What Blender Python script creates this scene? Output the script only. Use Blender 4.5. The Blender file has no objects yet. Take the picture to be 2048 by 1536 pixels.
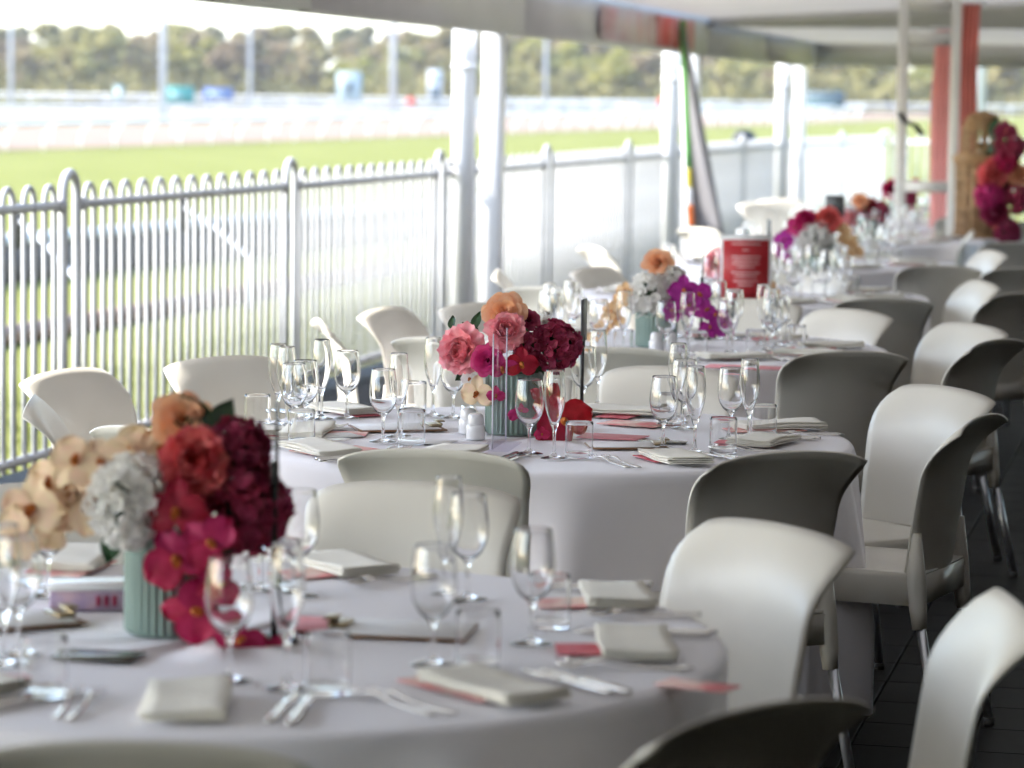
import bpy, bmesh, math, random
from mathutils import Vector, Matrix, Euler
R_ = random.Random(7)
rad = math.radians
# ------------------------------------------------------------------ camera
SC = bpy.context.scene
COL = SC.collection
FPX, EYE, HZ, ROLL = 6150.0, 1.64, 204.0, rad(0.7)
pitch = math.atan((768 - HZ) / FPX)
cf = Vector((0, math.cos(pitch), -math.sin(pitch)))
cr = Vector((1, 0, 0)); cu = Vector((0, math.sin(pitch), math.cos(pitch)))
cr, cu = cr * math.cos(ROLL) + cu * math.sin(ROLL), cu * math.cos(ROLL) - cr * math.sin(ROLL)
cd = bpy.data.cameras.new('camera'); cam = bpy.data.objects.new('camera', cd); COL.objects.link(cam)
cam.matrix_world = Matrix(((cr.x, cu.x, -cf.x, 0), (cr.y, cu.y, -cf.y, 0), (cr.z, cu.z, -cf.z, EYE), (0, 0, 0, 1)))
cd.sensor_width = 36; cd.lens = 36 * FPX / 2048; cd.clip_start = 0.05; cd.clip_end = 3000
cd.dof.use_dof = True; cd.dof.focus_distance = 7.85; cd.dof.aperture_fstop = 3.8; cd.dof.aperture_blades = 0
SC.camera = cam
# ------------------------------------------------------------------ sky, sun, exposure
SUN_EL, SUN_AZ = rad(37), rad(-97)          # azimuth measured from +Y (view direction) towards +X
W = bpy.data.worlds.new('World'); SC.world = W; W.use_nodes = True
wn = W.node_tree; bg = wn.nodes['Background']
sky = wn.nodes.new('ShaderNodeTexSky'); sky.sky_type = 'NISHITA'; sky.sun_disc = False
sky.sun_elevation = SUN_EL; sky.sun_rotation = SUN_AZ; sky.air_density = 0.9; sky.dust_density = 1.0; sky.ozone_density = 1.0
wn.links.new(sky.outputs[0], bg.inputs[0]); bg.inputs[1].default_value = 0.15
sd = bpy.data.lights.new('sun', 'SUN'); sun = bpy.data.objects.new('sun', sd); COL.objects.link(sun)
sd.energy = 2.0; sd.angle = rad(0.53); sd.color = (1.0, 0.95, 0.87)
sdir = Vector((math.sin(SUN_AZ) * math.cos(SUN_EL), math.cos(SUN_AZ) * math.cos(SUN_EL), math.sin(SUN_EL)))
sun.rotation_euler = sdir.to_track_quat('Z', 'Y').to_euler()
SC.view_settings.view_transform = 'Standard'; SC.view_settings.look = 'None'
SC.view_settings.gamma = 1; SC.view_settings.use_curve_mapping = False
SC.view_settings.exposure = 2.62
SC.render.engine = 'CYCLES'
cy = SC.cycles
cy.use_denoising = True; cy.max_bounces = 12; cy.transmission_bounces = 12; cy.transparent_max_bounces = 24
cy.diffuse_bounces = 4; cy.glossy_bounces = 4; cy.sample_clamp_indirect = 6; cy.blur_glossy = 0.3
cy.use_adaptive_sampling = True; cy.adaptive_threshold = 0.028

# ------------------------------------------------------------------ placement helpers
def P(u, v, z):
    """world point on the horizontal plane z seen at photo pixel (u,v)"""
    d = cf * FPX + cr * (u - 1024) + cu * (768 - v); t = (z - EYE) / d.z
    return Vector((d.x * t, d.y * t, z))
def PD(u, v, y):
    """world point at depth y seen at photo pixel (u,v)"""
    d = cf * FPX + cr * (u - 1024) + cu * (768 - v); t = y / d.y
    return Vector((d.x * t, y, EYE + d.z * t))
AX = math.atan(0.225)
AL = Vector((math.sin(AX), math.cos(AX), 0)); AR = Vector((math.cos(AX), -math.sin(AX), 0))
FO = Vector((-2.10, 13.0, 0))               # a point on the fence line
def A(s, t, z=0.0):
    """pavilion frame: s metres along the fence from FO, t metres to the right of it"""
    q = FO + AL * s + AR * t; return Vector((q.x, q.y, z))

# ------------------------------------------------------------------ materials
def mat(name, col, rough=0.5, metal=0.0, noise=0.0, nscale=8.0, bump=0.0, bscale=60.0, spec=0.5, sheen=0.0, transl=0.0, rnd=0.0, coat=0.0, col2=None):
    m = bpy.data.materials.new(name); m.use_nodes = True
    nt = m.node_tree; b = nt.nodes['Principled BSDF']; out = nt.nodes['Material Output']
    c = (*col, 1.0)
    b.inputs['Base Color'].default_value = c; b.inputs['Roughness'].default_value = rough
    b.inputs['Metallic'].default_value = metal; b.inputs['Specular IOR Level'].default_value = spec
    if sheen: b.inputs['Sheen Weight'].default_value = sheen
    if coat: b.inputs['Coat Weight'].default_value = coat
    colout = None
    tc = nt.nodes.new('ShaderNodeTexCoord')
    if noise or col2:
        n = nt.nodes.new('ShaderNodeTexNoise'); n.inputs['Scale'].default_value = nscale; n.inputs['Detail'].default_value = 5
        nt.links.new(tc.outputs['Object'], n.inputs['Vector'])
        r = nt.nodes.new('ShaderNodeValToRGB')
        r.color_ramp.elements[0].position = 0.35; r.color_ramp.elements[1].position = 0.68
        if col2:
            r.color_ramp.elements[0].color = c; r.color_ramp.elements[1].color = (*col2, 1)
        else:
            r.color_ramp.elements[0].color = tuple(x * (1 - noise) for x in col) + (1,)
            r.color_ramp.elements[1].color = tuple(min(1, x * (1 + noise)) for x in col) + (1,)
        nt.links.new(n.outputs['Fac'], r.inputs[0]); colout = r.outputs[0]
        rr = nt.nodes.new('ShaderNodeMapRange'); rr.inputs[3].default_value = max(0, rough - .08); rr.inputs[4].default_value = min(1, rough + .08)
        nt.links.new(n.outputs['Fac'], rr.inputs[0]); nt.links.new(rr.outputs[0], b.inputs['Roughness'])
    if rnd:
        oi = nt.nodes.new('ShaderNodeObjectInfo'); hs = nt.nodes.new('ShaderNodeHueSaturation')
        mr = nt.nodes.new('ShaderNodeMapRange'); mr.inputs[3].default_value = 1 - rnd; mr.inputs[4].default_value = 1 + rnd
        nt.links.new(oi.outputs['Random'], mr.inputs[0]); nt.links.new(mr.outputs[0], hs.inputs['Value'])
        mh = nt.nodes.new('ShaderNodeMapRange'); mh.inputs[3].default_value = .5 - rnd * .08; mh.inputs[4].default_value = .5 + rnd * .08
        nt.links.new(oi.outputs['Random'], mh.inputs[0]); nt.links.new(mh.outputs[0], hs.inputs['Hue'])
        if colout: nt.links.new(colout, hs.inputs['Color'])
        else: hs.inputs['Color'].default_value = c
        colout = hs.outputs[0]
    if colout: nt.links.new(colout, b.inputs['Base Color'])
    if bump:
        n2 = nt.nodes.new('ShaderNodeTexNoise'); n2.inputs['Scale'].default_value = bscale; n2.inputs['Detail'].default_value = 4
        nt.links.new(tc.outputs['Object'], n2.inputs['Vector'])
        bp = nt.nodes.new('ShaderNodeBump'); bp.inputs['Strength'].default_value = bump; bp.inputs['Distance'].default_value = 0.01
        nt.links.new(n2.outputs['Fac'], bp.inputs['Height']); nt.links.new(bp.outputs[0], b.inputs['Normal'])
    if transl:
        tr = nt.nodes.new('ShaderNodeBsdfTranslucent'); mx = nt.nodes.new('ShaderNodeMixShader'); mx.inputs[0].default_value = transl
        if colout: nt.links.new(colout, tr.inputs[0])
        else: tr.inputs[0].default_value = c
        nt.links.new(b.outputs[0], mx.inputs[1]); nt.links.new(tr.outputs[0], mx.inputs[2]); nt.links.new(mx.outputs[0], out.inputs[0])
    return m
def glass_mat(name, ior=1.48, col=(1, 1, 1)):
    m = bpy.data.materials.new(name); m.use_nodes = True; nt = m.node_tree
    nt.nodes.remove(nt.nodes['Principled BSDF'])
    g = nt.nodes.new('ShaderNodeBsdfGlass'); g.inputs['IOR'].default_value = ior; g.inputs['Roughness'].default_value = 0.0; g.inputs['Color'].default_value = (*col, 1)
    nt.links.new(g.outputs[0], nt.nodes['Material Output'].inputs[0]); return m

M = {}
M['chair'] = mat('cream_plastic', (0.72, 0.685, 0.61), 0.38, noise=0.04, nscale=5, bump=0.03, bscale=350, transl=0.06, rnd=0.03)
def scuffs(m):
    nt = m.node_tree; b = nt.nodes['Principled BSDF']; tc = nt.nodes.new('ShaderNodeTexCoord'); mp = nt.nodes.new('ShaderNodeMapping'); mp.inputs['Scale'].default_value = (70, 70, 5)
    n = nt.nodes.new('ShaderNodeTexNoise'); n.inputs['Scale'].default_value = 1.0; n.inputs['Detail'].default_value = 6; nt.links.new(tc.outputs['Object'], mp.inputs[0]); nt.links.new(mp.outputs[0], n.inputs['Vector'])
    mr = nt.nodes.new('ShaderNodeMapRange'); mr.inputs[1].default_value = .35; mr.inputs[2].default_value = .7; mr.inputs[3].default_value = .36; mr.inputs[4].default_value = .46; nt.links.new(n.outputs['Fac'], mr.inputs[0]); nt.links.new(mr.outputs[0], b.inputs['Roughness'])
scuffs(M['chair'])
M['alu'] = mat('brushed_aluminium', (0.62, 0.64, 0.68), 0.34, metal=0.9, noise=0.08, nscale=40)
M['rubber'] = mat('grey_rubber', (0.06, 0.06, 0.065), 0.8, noise=0.2)
M['cloth'] = mat('white_table_linen', (0.87, 0.85, 0.885), 0.85, noise=0.02, nscale=3, bump=0.10, bscale=420, sheen=0.2, transl=0.08)
M['napkin'] = mat('cream_cotton', (0.79, 0.755, 0.665), 0.9, noise=0.03, nscale=20, bump=0.22, bscale=260, sheen=0.2)
M['glass'] = glass_mat('clear_glass')
def clear_sheet(name):
    m = bpy.data.materials.new(name); m.use_nodes = True; nt = m.node_tree; nt.nodes.remove(nt.nodes['Principled BSDF'])
    tr = nt.nodes.new('ShaderNodeBsdfTransparent'); tr.inputs[0].default_value = (.93, .92, .95, 1); gl = nt.nodes.new('ShaderNodeBsdfGlossy'); gl.inputs['Roughness'].default_value = .03
    mx = nt.nodes.new('ShaderNodeMixShader')
    mx.inputs[0].default_value = .05; nt.links.new(tr.outputs[0], mx.inputs[1]); nt.links.new(gl.outputs[0], mx.inputs[2]); nt.links.new(mx.outputs[0], nt.nodes['Material Output'].inputs[0]); return m
M['acrylic'] = clear_sheet('clear_acrylic')
M['acryledge'] = mat('frosted_acrylic_edge', (0.72, 0.70, 0.80), .3)
M['steel'] = mat('polished_steel', (0.75, 0.73, 0.70), 0.14, metal=1.0, noise=0.05, nscale=60)
M['white'] = mat('white_gloss_paint', (0.70, 0.70, 0.71), 0.4, noise=0.03, nscale=4, bump=0.02, bscale=30)
M['fencewhite'] = mat('weathered_white_powder_coat', (0.50, 0.50, 0.505), 0.6, noise=0.10, nscale=4, spec=0.3)
M['dirtywhite'] = mat('weathered_white_paint', (0.66, 0.65, 0.62), 0.6, noise=0.12, nscale=6)
M['fascia'] = mat('grey_white_fascia_paint', (0.62, 0.60, 0.58), 0.55, noise=0.05, nscale=2.5)
M['ceiling'] = mat('translucent_marquee_skin', (0.72, 0.66, 0.595), 0.7, noise=0.05, nscale=1.5, transl=0.125)
M['shadeboard'] = mat('taupe_shade_board', (0.26, 0.24, 0.215), 0.8, noise=0.06, nscale=2)  # for the unseen overhead panels added to darken the interior
M['wall'] = mat('dim_taupe_wall', (0.06, 0.055, 0.05), 0.8, noise=0.12, nscale=2)
M['ceramic'] = mat('white_glazed_ceramic', (0.80, 0.80, 0.82), 0.2, noise=0.02, coat=.3)
M['vase'] = mat('sage_green_ceramic', (0.215, 0.305, 0.272), 0.42, noise=0.06, nscale=14)
M['black'] = mat('matt_black_metal', (0.012, 0.012, 0.013), 0.45, noise=0.2)
M['slate'] = mat('charcoal_card', (0.10, 0.105, 0.115), 0.45, noise=0.15)
M['redboard'] = mat('crimson_printed_card', (0.42, 0.012, 0.02), 0.5, noise=0.10, nscale=12)
M['paper'] = mat('white_paper', (0.78, 0.78, 0.79), 0.7, noise=0.02)
M['print'] = mat('white_print', (0.70, 0.45, 0.45), 0.7)
M['pinkcard'] = mat('dusty_pink_card', (0.70, 0.27, 0.30), 0.7, noise=0.06)
M['artcard'] = mat('watercolour_print_card', (0.80, 0.70, 0.60), 0.6, nscale=11, col2=(0.72, 0.07, 0.12))
M['redcard'] = mat('red_print_card', (0.52, 0.015, 0.05), 0.6, nscale=16, col2=(0.76, 0.22, 0.26))
M['photocard'] = mat('glossy_dark_photo_card', (0.05, 0.06, 0.07), 0.15, nscale=14, col2=(0.18, 0.17, 0.12))
M['wood'] = mat('varnished_masonite', (0.22, 0.11, 0.05), 0.5, noise=0.2, nscale=30)
M['clip'] = mat('aged_brass_clip', (0.30, 0.24, 0.15), 0.3, metal=1.0, noise=0.1)
M['boxprint'] = mat('lilac_printed_card', (0.42, 0.32, 0.48), 0.5, nscale=40, col2=(0.60, 0.42, 0.50))
M['floor'] = mat('dark_ribbed_tile', (0.010, 0.0095, 0.0095), 0.58, noise=0.35, nscale=9, bump=0.25, bscale=90, rnd=0.18, spec=0.05)
M['grout'] = mat('black_grout', (0.008, 0.008, 0.008), 0.9, noise=0.3)
M['rattan'] = mat('natural_rattan', (0.34, 0.20, 0.09), 0.6, noise=0.25, nscale=30)
M['drape'] = mat('coral_pink_chiffon', (0.90, 0.50, 0.47), 0.8, noise=0.06, nscale=4, transl=0.6)
M['drapered'] = mat('rust_red_chiffon', (0.78, 0.33, 0.29), 0.85, noise=0.1, nscale=4, transl=0.55)
# flowers
def petal(name, col, c2=None, t=0.22, n=0.14, rnd=.08): return mat(name, col, 0.55, noise=0 if c2 else n, nscale=45, transl=t, rnd=rnd, col2=c2, bump=.08, bscale=180)
M['apricot'] = petal('apricot_petal', (0.90, 0.45, 0.24), (0.93, 0.58, 0.38))
M['pink'] = petal('candy_pink_petal', (0.93, 0.30, 0.37), (0.96, 0.54, 0.57))
M['coral'] = petal('coral_petal', (0.74, 0.10, 0.14), (0.86, 0.27, 0.26))
M['magenta'] = petal('magenta_petal', (0.50, 0.012, 0.13), (0.66, 0.045, 0.24))
M['burgundy'] = petal('burgundy_petal', (0.27, 0.014, 0.055), (0.44, 0.045, 0.125))
M['crimson'] = petal('crimson_petal', (0.36, 0.003, 0.018), (0.50, 0.008, 0.035))
M['rasp'] = petal('raspberry_petal', (0.50, 0.008, 0.075), (0.66, 0.03, 0.15))
M['purple'] = petal('orchid_purple_petal', (0.36, 0.006, 0.24), (0.52, 0.03, 0.38))
M['cream'] = petal('cream_petal', (0.82, 0.66, 0.42), (0.86, 0.60, 0.45))
M['peach'] = petal('peach_petal', (0.82, 0.50, 0.22), (0.85, 0.63, 0.40))
M['whitep'] = petal('white_petal', (0.92, 0.895, 0.87), (0.88, 0.87, 0.83), .5)
M['throat'] = mat('golden_flower_throat', (0.55, 0.17, 0.03), 0.6, noise=.2)
M['leaf'] = mat('dark_green_leaf', (0.018, 0.055, 0.016), 0.42, noise=0.3, nscale=30, transl=0.12, rnd=.2)
M['stem'] = mat('green_stem', (0.07, 0.10, 0.03), 0.5, noise=0.2)

# ------------------------------------------------------------------ mesh helpers
def mesh(name, verts, faces, m=None, smooth=True):
    me = bpy.data.meshes.new(name); me.from_pydata([tuple(v) for v in verts], [], faces)
    if smooth: me.polygons.foreach_set('use_smooth', [True] * len(me.polygons))
    if m is not None: me.materials.append(M[m] if isinstance(m, str) else m)
    me.update(); return me
def join(*parts):
    V, F = [], []
    for v, f in parts:
        o = len(V); V += list(v); F += [tuple(i + o for i in q) for q in f]
    return V, F
def xf(vf, mtx): return [mtx @ Vector(v) for v in vf[0]], vf[1]
def box(x0, x1, y0, y1, z0, z1):
    v = [Vector((x, y, z)) for z in (z0, z1) for y in (y0, y1) for x in (x0, x1)]
    return v, [(0, 2, 3, 1), (4, 5, 7, 6), (0, 1, 5, 4), (2, 6, 7, 3), (0, 4, 6, 2), (1, 3, 7, 5)]
def cbox(sx, sy, sz, b=0.004):
    """box centred on the origin in x,y, sitting on z=0, with chamfered edges"""
    bm = bmesh.new(); v, f = box(-sx / 2, sx / 2, -sy / 2, sy / 2, 0, sz)
    bv = [bm.verts.new(p) for p in v]
    for q in f: bm.faces.new([bv[i] for i in q])
    bmesh.ops.bevel(bm, geom=bm.edges[:], offset=b, segments=1, affect='EDGES')
    bm.verts.index_update(); V = [p.co.copy() for p in bm.verts]; Fc = [tuple(p.index for p in q.verts) for q in bm.faces]; bm.free(); return V, Fc
def obox(c0, c1, half, hz):
    """beam from c0 to c1 (3D), half width sideways, half height hz"""
    c0, c1 = Vector(c0), Vector(c1); d = (c1 - c0).normalized(); up = Vector((0, 0, 1))
    if abs(d.z) > .95: up = Vector((0, 1, 0))
    s = d.cross(up).normalized(); up = s.cross(d)
    v = [c + s * (half * a) + up * (hz * b) for c in (c0, c1) for b in (-1, 1) for a in (-1, 1)]
    return v, [(0, 2, 3, 1), (4, 5, 7, 6), (0, 1, 5, 4), (2, 6, 7, 3), (0, 4, 6, 2), (1, 3, 7, 5)]
def tube(pts, r, n=8, cap=True):
    pts = [Vector(p) for p in pts]; V, F = [], []; rs = r if isinstance(r, (list, tuple)) else [r] * len(pts)
    d0 = (pts[1] - pts[0]).normalized(); s = d0.orthogonal().normalized()
    for i, p in enumerate(pts):
        d = (pts[min(i + 1, len(pts) - 1)] - pts[max(i - 1, 0)]).normalized()
        s = (s - d * s.dot(d)).normalized(); t = d.cross(s)
        for k in range(n):
            a = 2 * math.pi * k / n; V.append(p + (s * math.cos(a) + t * math.sin(a)) * rs[i])
    for i in range(len(pts) - 1):
        for k in range(n):
            k2 = (k + 1) % n; F.append((i * n + k, i * n + k2, (i + 1) * n + k2, (i + 1) * n + k))
    if cap: F.append(tuple(range(n - 1, -1, -1))); F.append(tuple((len(pts) - 1) * n + k for k in range(n)))
    return V, F
def lathe(prof, n=32, wob=None):
    V, F = [], []; idx = []
    for (r, z) in prof:
        if r < 1e-6: idx.append([len(V)]); V.append(Vector((0, 0, z)))
        else:
            idx.append(list(range(len(V), len(V) + n)))
            for k in range(n):
                a = 2 * math.pi * k / n; q = r * (wob(k, n, z) if wob else 1); V.append(Vector((q * math.cos(a), q * math.sin(a), z)))
    for i in range(len(idx) - 1):
        a, b = idx[i], idx[i + 1]
        for k in range(n):
            k2 = (k + 1) % n
            if len(a) == 1 and len(b) == 1: continue
            if len(a) == 1: F.append((a[0], b[k2], b[k]))
            elif len(b) == 1: F.append((a[k], a[k2], b[0]))
            else: F.append((a[k], a[k2], b[k2], b[k]))
    return V, F
def catmull(pts, sub=4):
    out = []; n = len(pts)
    for i in range(n - 1):
        p0, p1, p2, p3 = pts[max(i - 1, 0)], pts[i], pts[i + 1], pts[min(i + 2, n - 1)]
        for j in range(sub):
            t = j / sub
            out.append(tuple(0.5 * ((2 * b) + (-a + c) * t + (2 * a - 5 * b + 4 * c - d) * t * t + (-a + 3 * b - 3 * c + d) * t ** 3) for a, b, c, d in zip(p0, p1, p2, p3)))
    out.append(pts[-1]); return [(max(0, p[0]),) + tuple(p[1:]) for p in out] if len(pts[0]) == 2 else out
def grid(fn, nu, nv):
    V = [Vector(fn(i / nu, j / nv)) for j in range(nv + 1) for i in range(nu + 1)]
    F = [(j * (nu + 1) + i, j * (nu + 1) + i + 1, (j + 1) * (nu + 1) + i + 1, (j + 1) * (nu + 1) + i) for j in range(nv) for i in range(nu)]
    return V, F
def slab(fn, nu, nv, th):
    """a thick sheet: surface fn(a,b) offset to both sides along its numeric normal"""
    e = 1e-3; V0, V1 = [], []
    for j in range(nv + 1):
        for i in range(nu + 1):
            a, b = i / nu, j / nv; p = Vector(fn(a, b))
            du = Vector(fn(min(a + e, 1), b)) - Vector(fn(max(a - e, 0), b)); dv = Vector(fn(a, min(b + e, 1))) - Vector(fn(a, max(b - e, 0)))
            n = du.cross(dv).normalized(); ed = min(min(a, 1 - a) * nu, min(b, 1 - b) * nv); k = 0.55 if ed < .5 else 1.0
            V0.append(p + n * th / 2 * k); V1.append(p - n * th / 2 * k)
    w = nu + 1; o = len(V0); F = []
    for j in range(nv):
        for i in range(nu):
            q = (j * w + i, j * w + i + 1, (j + 1) * w + i + 1, (j + 1) * w + i); F.append(q); F.append(tuple(x + o for x in reversed(q)))
    rim = [i for i in range(nu)] + [j * w + nu for j in range(nv)] + [nv * w + nu - i for i in range(nu)] + [(nv - j) * w for j in range(nv)]
    for k in range(len(rim)):
        a, b = rim[k], rim[(k + 1) % len(rim)]; F.append((b, a, a + o, b + o))
    return V0 + V1, F
def obj(name, me, parent=None, loc=None, rot=None, m=None, scale=None):
    if isinstance(me, tuple): me = mesh(name, me[0], me[1], m)
    o = bpy.data.objects.new(name, me); COL.objects.link(o)
    if parent is not None: o.parent = parent
    if loc is not None: o.location = loc
    if rot is not None: o.rotation_euler = rot
    if scale is not None: o.scale = scale if isinstance(scale, (tuple, list, Vector)) else (scale,) * 3
    return o
def tag(o, label, cat, group=None):
    o['label'] = label; o['category'] = cat
    if group: o['group'] = group
    return o
def empty(name, loc=(0, 0, 0), rz=0.0):
    o = bpy.data.objects.new(name, None); COL.objects.link(o); o.location = loc; o.rotation_euler = (0, 0, rz); o.empty_display_size = .1; return o
def struct(o): o['kind'] = 'structure'; return o
def stuff(o): o['kind'] = 'stuff'; return o
def copy_tree(o, parent=None):
    c = o.copy(); COL.objects.link(c); c.parent = parent
    for ch in o.children: copy_tree(ch, c)
    return c
def facing(n, roll=0.0):
    """euler turning local +Z to direction n"""
    q = Vector(n).normalized().to_track_quat('Z', 'Y'); return (q.to_matrix().to_4x4() @ Matrix.Rotation(roll, 4, 'Z')).to_euler()


# ================================================================== SETTING
def ground_z(y):
    if y < 50: return -0.07
    if y < 100: return -0.07 - 0.13 * (y - 50) / 50
    if y < 280: return -0.20 + 1.20 * (y - 100) / 180
    return 1.0 - min(0.6, (y - 280) * 0.002)
def grass_material():
    m = mat('mown_turf', (0.150, 0.158, 0.040), 1.0, nscale=0.35, col2=(0.190, 0.195, 0.058), bump=0.5, bscale=25, spec=0.05); return m
M['grass'] = grass_material()
M['sand'] = mat('pinkish_sand_track', (0.26, 0.195, 0.15), 1.0, noise=0.10, nscale=0.3, spec=0.05)
M['palesand'] = mat('pale_all_weather_track', (0.22, 0.19, 0.16), 1.0, noise=0.08, nscale=0.15, spec=0.05)
ys = [-60, -20, 0, 20, 40, 50, 60, 75, 90, 100, 115, 130, 150, 170, 190, 210, 230, 255, 280, 320, 400, 600, 1000, 2300]
xs = [-850, -400, -200, -120, -60, -30, -10, 10, 40, 80, 140, 240, 500, 950]
gv = [Vector((x, y, ground_z(y))) for y in ys for x in xs]; nx = len(xs)
gf = [(j * nx + i, j * nx + i + 1, (j + 1) * nx + i + 1, (j + 1) * nx + i) for j in range(len(ys) - 1) for i in range(nx - 1)]
struct(obj('ground', (gv, gf), m='grass'))
# racing rails run obliquely away to the right: x = x0 + .36 (y - y0)
RS = 0.36
def railx(y, y0): return -0.167 * y0 + RS * (y - y0)
def track(name, m, ya, yb, lift):
    V, F = [], []; n = 60
    for i in range(n + 1):
        s = -140 + 620 * i / n
        for k in range(9):
            y0 = ya + (yb - ya) * k / 8; y = y0 + s * 0.94; yc = min(y, 284 + k * .1); V.append(Vector((railx(y, y0), yc, ground_z(yc) + lift)))
    F = [(i * 9 + k, i * 9 + k + 1, (i + 1) * 9 + k + 1, (i + 1) * 9 + k) for i in range(n) for k in range(8)]
    return struct(obj(name, (V, F), m=m))
track('dirt_track', 'sand', 102, 148, 0.03); track('sand_track', 'palesand', 152, 258, 0.06)

def running_rail(y0, ya, yb, step, label, h=0.95, extra=False):
    root = empty('running_rail', (railx(ya, y0), ya, ground_z(ya)))
    inv = Matrix.Translation(root.location).inverted()
    pts = []
    y = ya
    while y < yb: pts.append(Vector((railx(y, y0), y, ground_z(y)))); y += step * 0.94
    up = Vector((0, 0, h))
    obj('rail', xf(tube([p + up for p in pts], 0.06, 8), inv), root, m='white')
    side = Vector((0.94, -0.34, 0))
    gn = mesh('rail_post', *tube([(side * .0), (side * .02 + Vector((0, 0, h * .35))), (side * .10 + Vector((0, 0, h * .65))), (side * .32 + Vector((0, 0, h * .86))), (side * .48 + Vector((0, 0, h * .98)))], [0.034, .034, .03, .028, .025], 6), 'white')
    for p in pts: obj('post', gn, root, inv @ (p - side * .48))
    tag(root, label, 'running rail', 'white racing rails'); return root
running_rail(100, 84, 215, 2.6, 'nearest white gooseneck running rail along the green turf')
running_rail(112, 92, 240, 5.2, 'second white running rail just behind the nearest one', .95)
running_rail(150, 125, 275, 5.2, 'middle white running rail across the pale sand track', .95)
# far straight rail
fr = empty('running_rail', (0, 262, ground_z(262)))
obj('rail', tube([(-150, 0, .92), (200, 0, .92)], .08, 8), fr, m='white')
obj('rail', tube([(-150, 0, .55), (200, 0, .55)], .05, 6), fr, m='white')
pm = mesh('far_post', *tube([(0, 0, 0), (0, 0, .92)], .06, 6), 'white')
for i in range(60): obj('post', pm, fr, (-70 + i * 3.2, 0.0, 0))
tag(fr, 'farthest straight white running rail at the foot of the trees', 'running rail')

M['polegrey'] = mat('galvanised_pole', (0.46, 0.49, 0.54), .5, noise=.06)
# --- grass tufts between the fence and the kerb
V, F = [], []
for i in range(9000):
    s = R_.uniform(-6, 26); t = -R_.uniform(.12, 1.9) ; q = A(s, t, -0.07); h = R_.uniform(.04, .12); a = R_.uniform(0, 6.28); w = .006
    dx, dy = math.cos(a) * w, math.sin(a) * w; lean = Vector((R_.gauss(0, .03), R_.gauss(0, .03), h)); o = len(V)
    V += [q + Vector((dx, dy, 0)), q - Vector((dx, dy, 0)), q + lean]; F.append((o, o + 1, o + 2))
M['blade'] = mat('long_grass_blade', (0.17, 0.19, 0.04), .8, noise=.3, nscale=2, transl=.3)
tg = stuff(obj('grass', (V, F), m='blade')); tag(tg, 'longer yellow-green grass along the foot of the fence', 'grass')

# --- kerb, low board wall with white cap, slanted struts
k0, k1 = Vector((-5.6, 12.5, 0)), Vector((4.0, 51.5, 0))
kb = empty('kerb_pipe', k0); n = 12
for i in range(n):
    a, b = k0.lerp(k1, i / n) - k0, k0.lerp(k1, (i + 1) / n - .0012) - k0
    obj('pipe_length', tube([a + Vector((0, 0, -.0)), b + Vector((0, 0, -.0))], .07, 10), kb, m=mat('rusty_pipe%d' % i, (0.30, 0.19, 0.14), .7, noise=.2, nscale=5))
tag(kb, 'rust-brown low pipe edging the turf behind the white fence', 'kerb')
w0, w1 = Vector((-9.5, 13.0, 0)), Vector((6.2, 62, 0))
M['board'] = mat('weathered_grey_board', (0.15, 0.128, 0.115), .9, noise=.12, nscale=4)
bw = empty('board_barrier', w0); n = 20; wd = (w1 - w0)
for i in range(n):
    a, b = wd * (i / n), wd * ((i + 1) / n - .0008)
    obj('board', obox(a + Vector((0, 0, .10)), b + Vector((0, 0, .10)), .02, .18), bw, m='board')
    obj('cap_rail', obox(a + Vector((0, 0, .33)), b + Vector((0, 0, .33)), .05, .045), bw, m='white')
tag(bw, 'low grey board barrier with a white cap on the turf', 'barrier')
for j, (ua, va, ub, vb) in enumerate([(20, 470, 157, 603), (395, 418, 505, 545)]):
    base = P(ub, vb + 58, 0); base.z = 0
    top = base + Vector((-.62, 2.6, .34))
    st = empty('slanted_strut', base)
    obj('stub_post', tube([(0, 0, -.07), (0, 0, .36)], .035, 8), st, m='polegrey')
    obj('strut_arm', tube([(0, 0, .34), (-.38, 1.2, .52), (-.82, 2.6, .66)], .020, 8), st, m='polegrey')
    obj('end_plate', xf(cbox(.05, .16, .36, .008), Matrix.Translation((-.84, 2.66, .45))), st, m='black')
    tag(st, ['leftmost slanted white strut with dark end behind the fence', 'second slanted strut seen through the middle fence panel'][j], 'strut')

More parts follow.
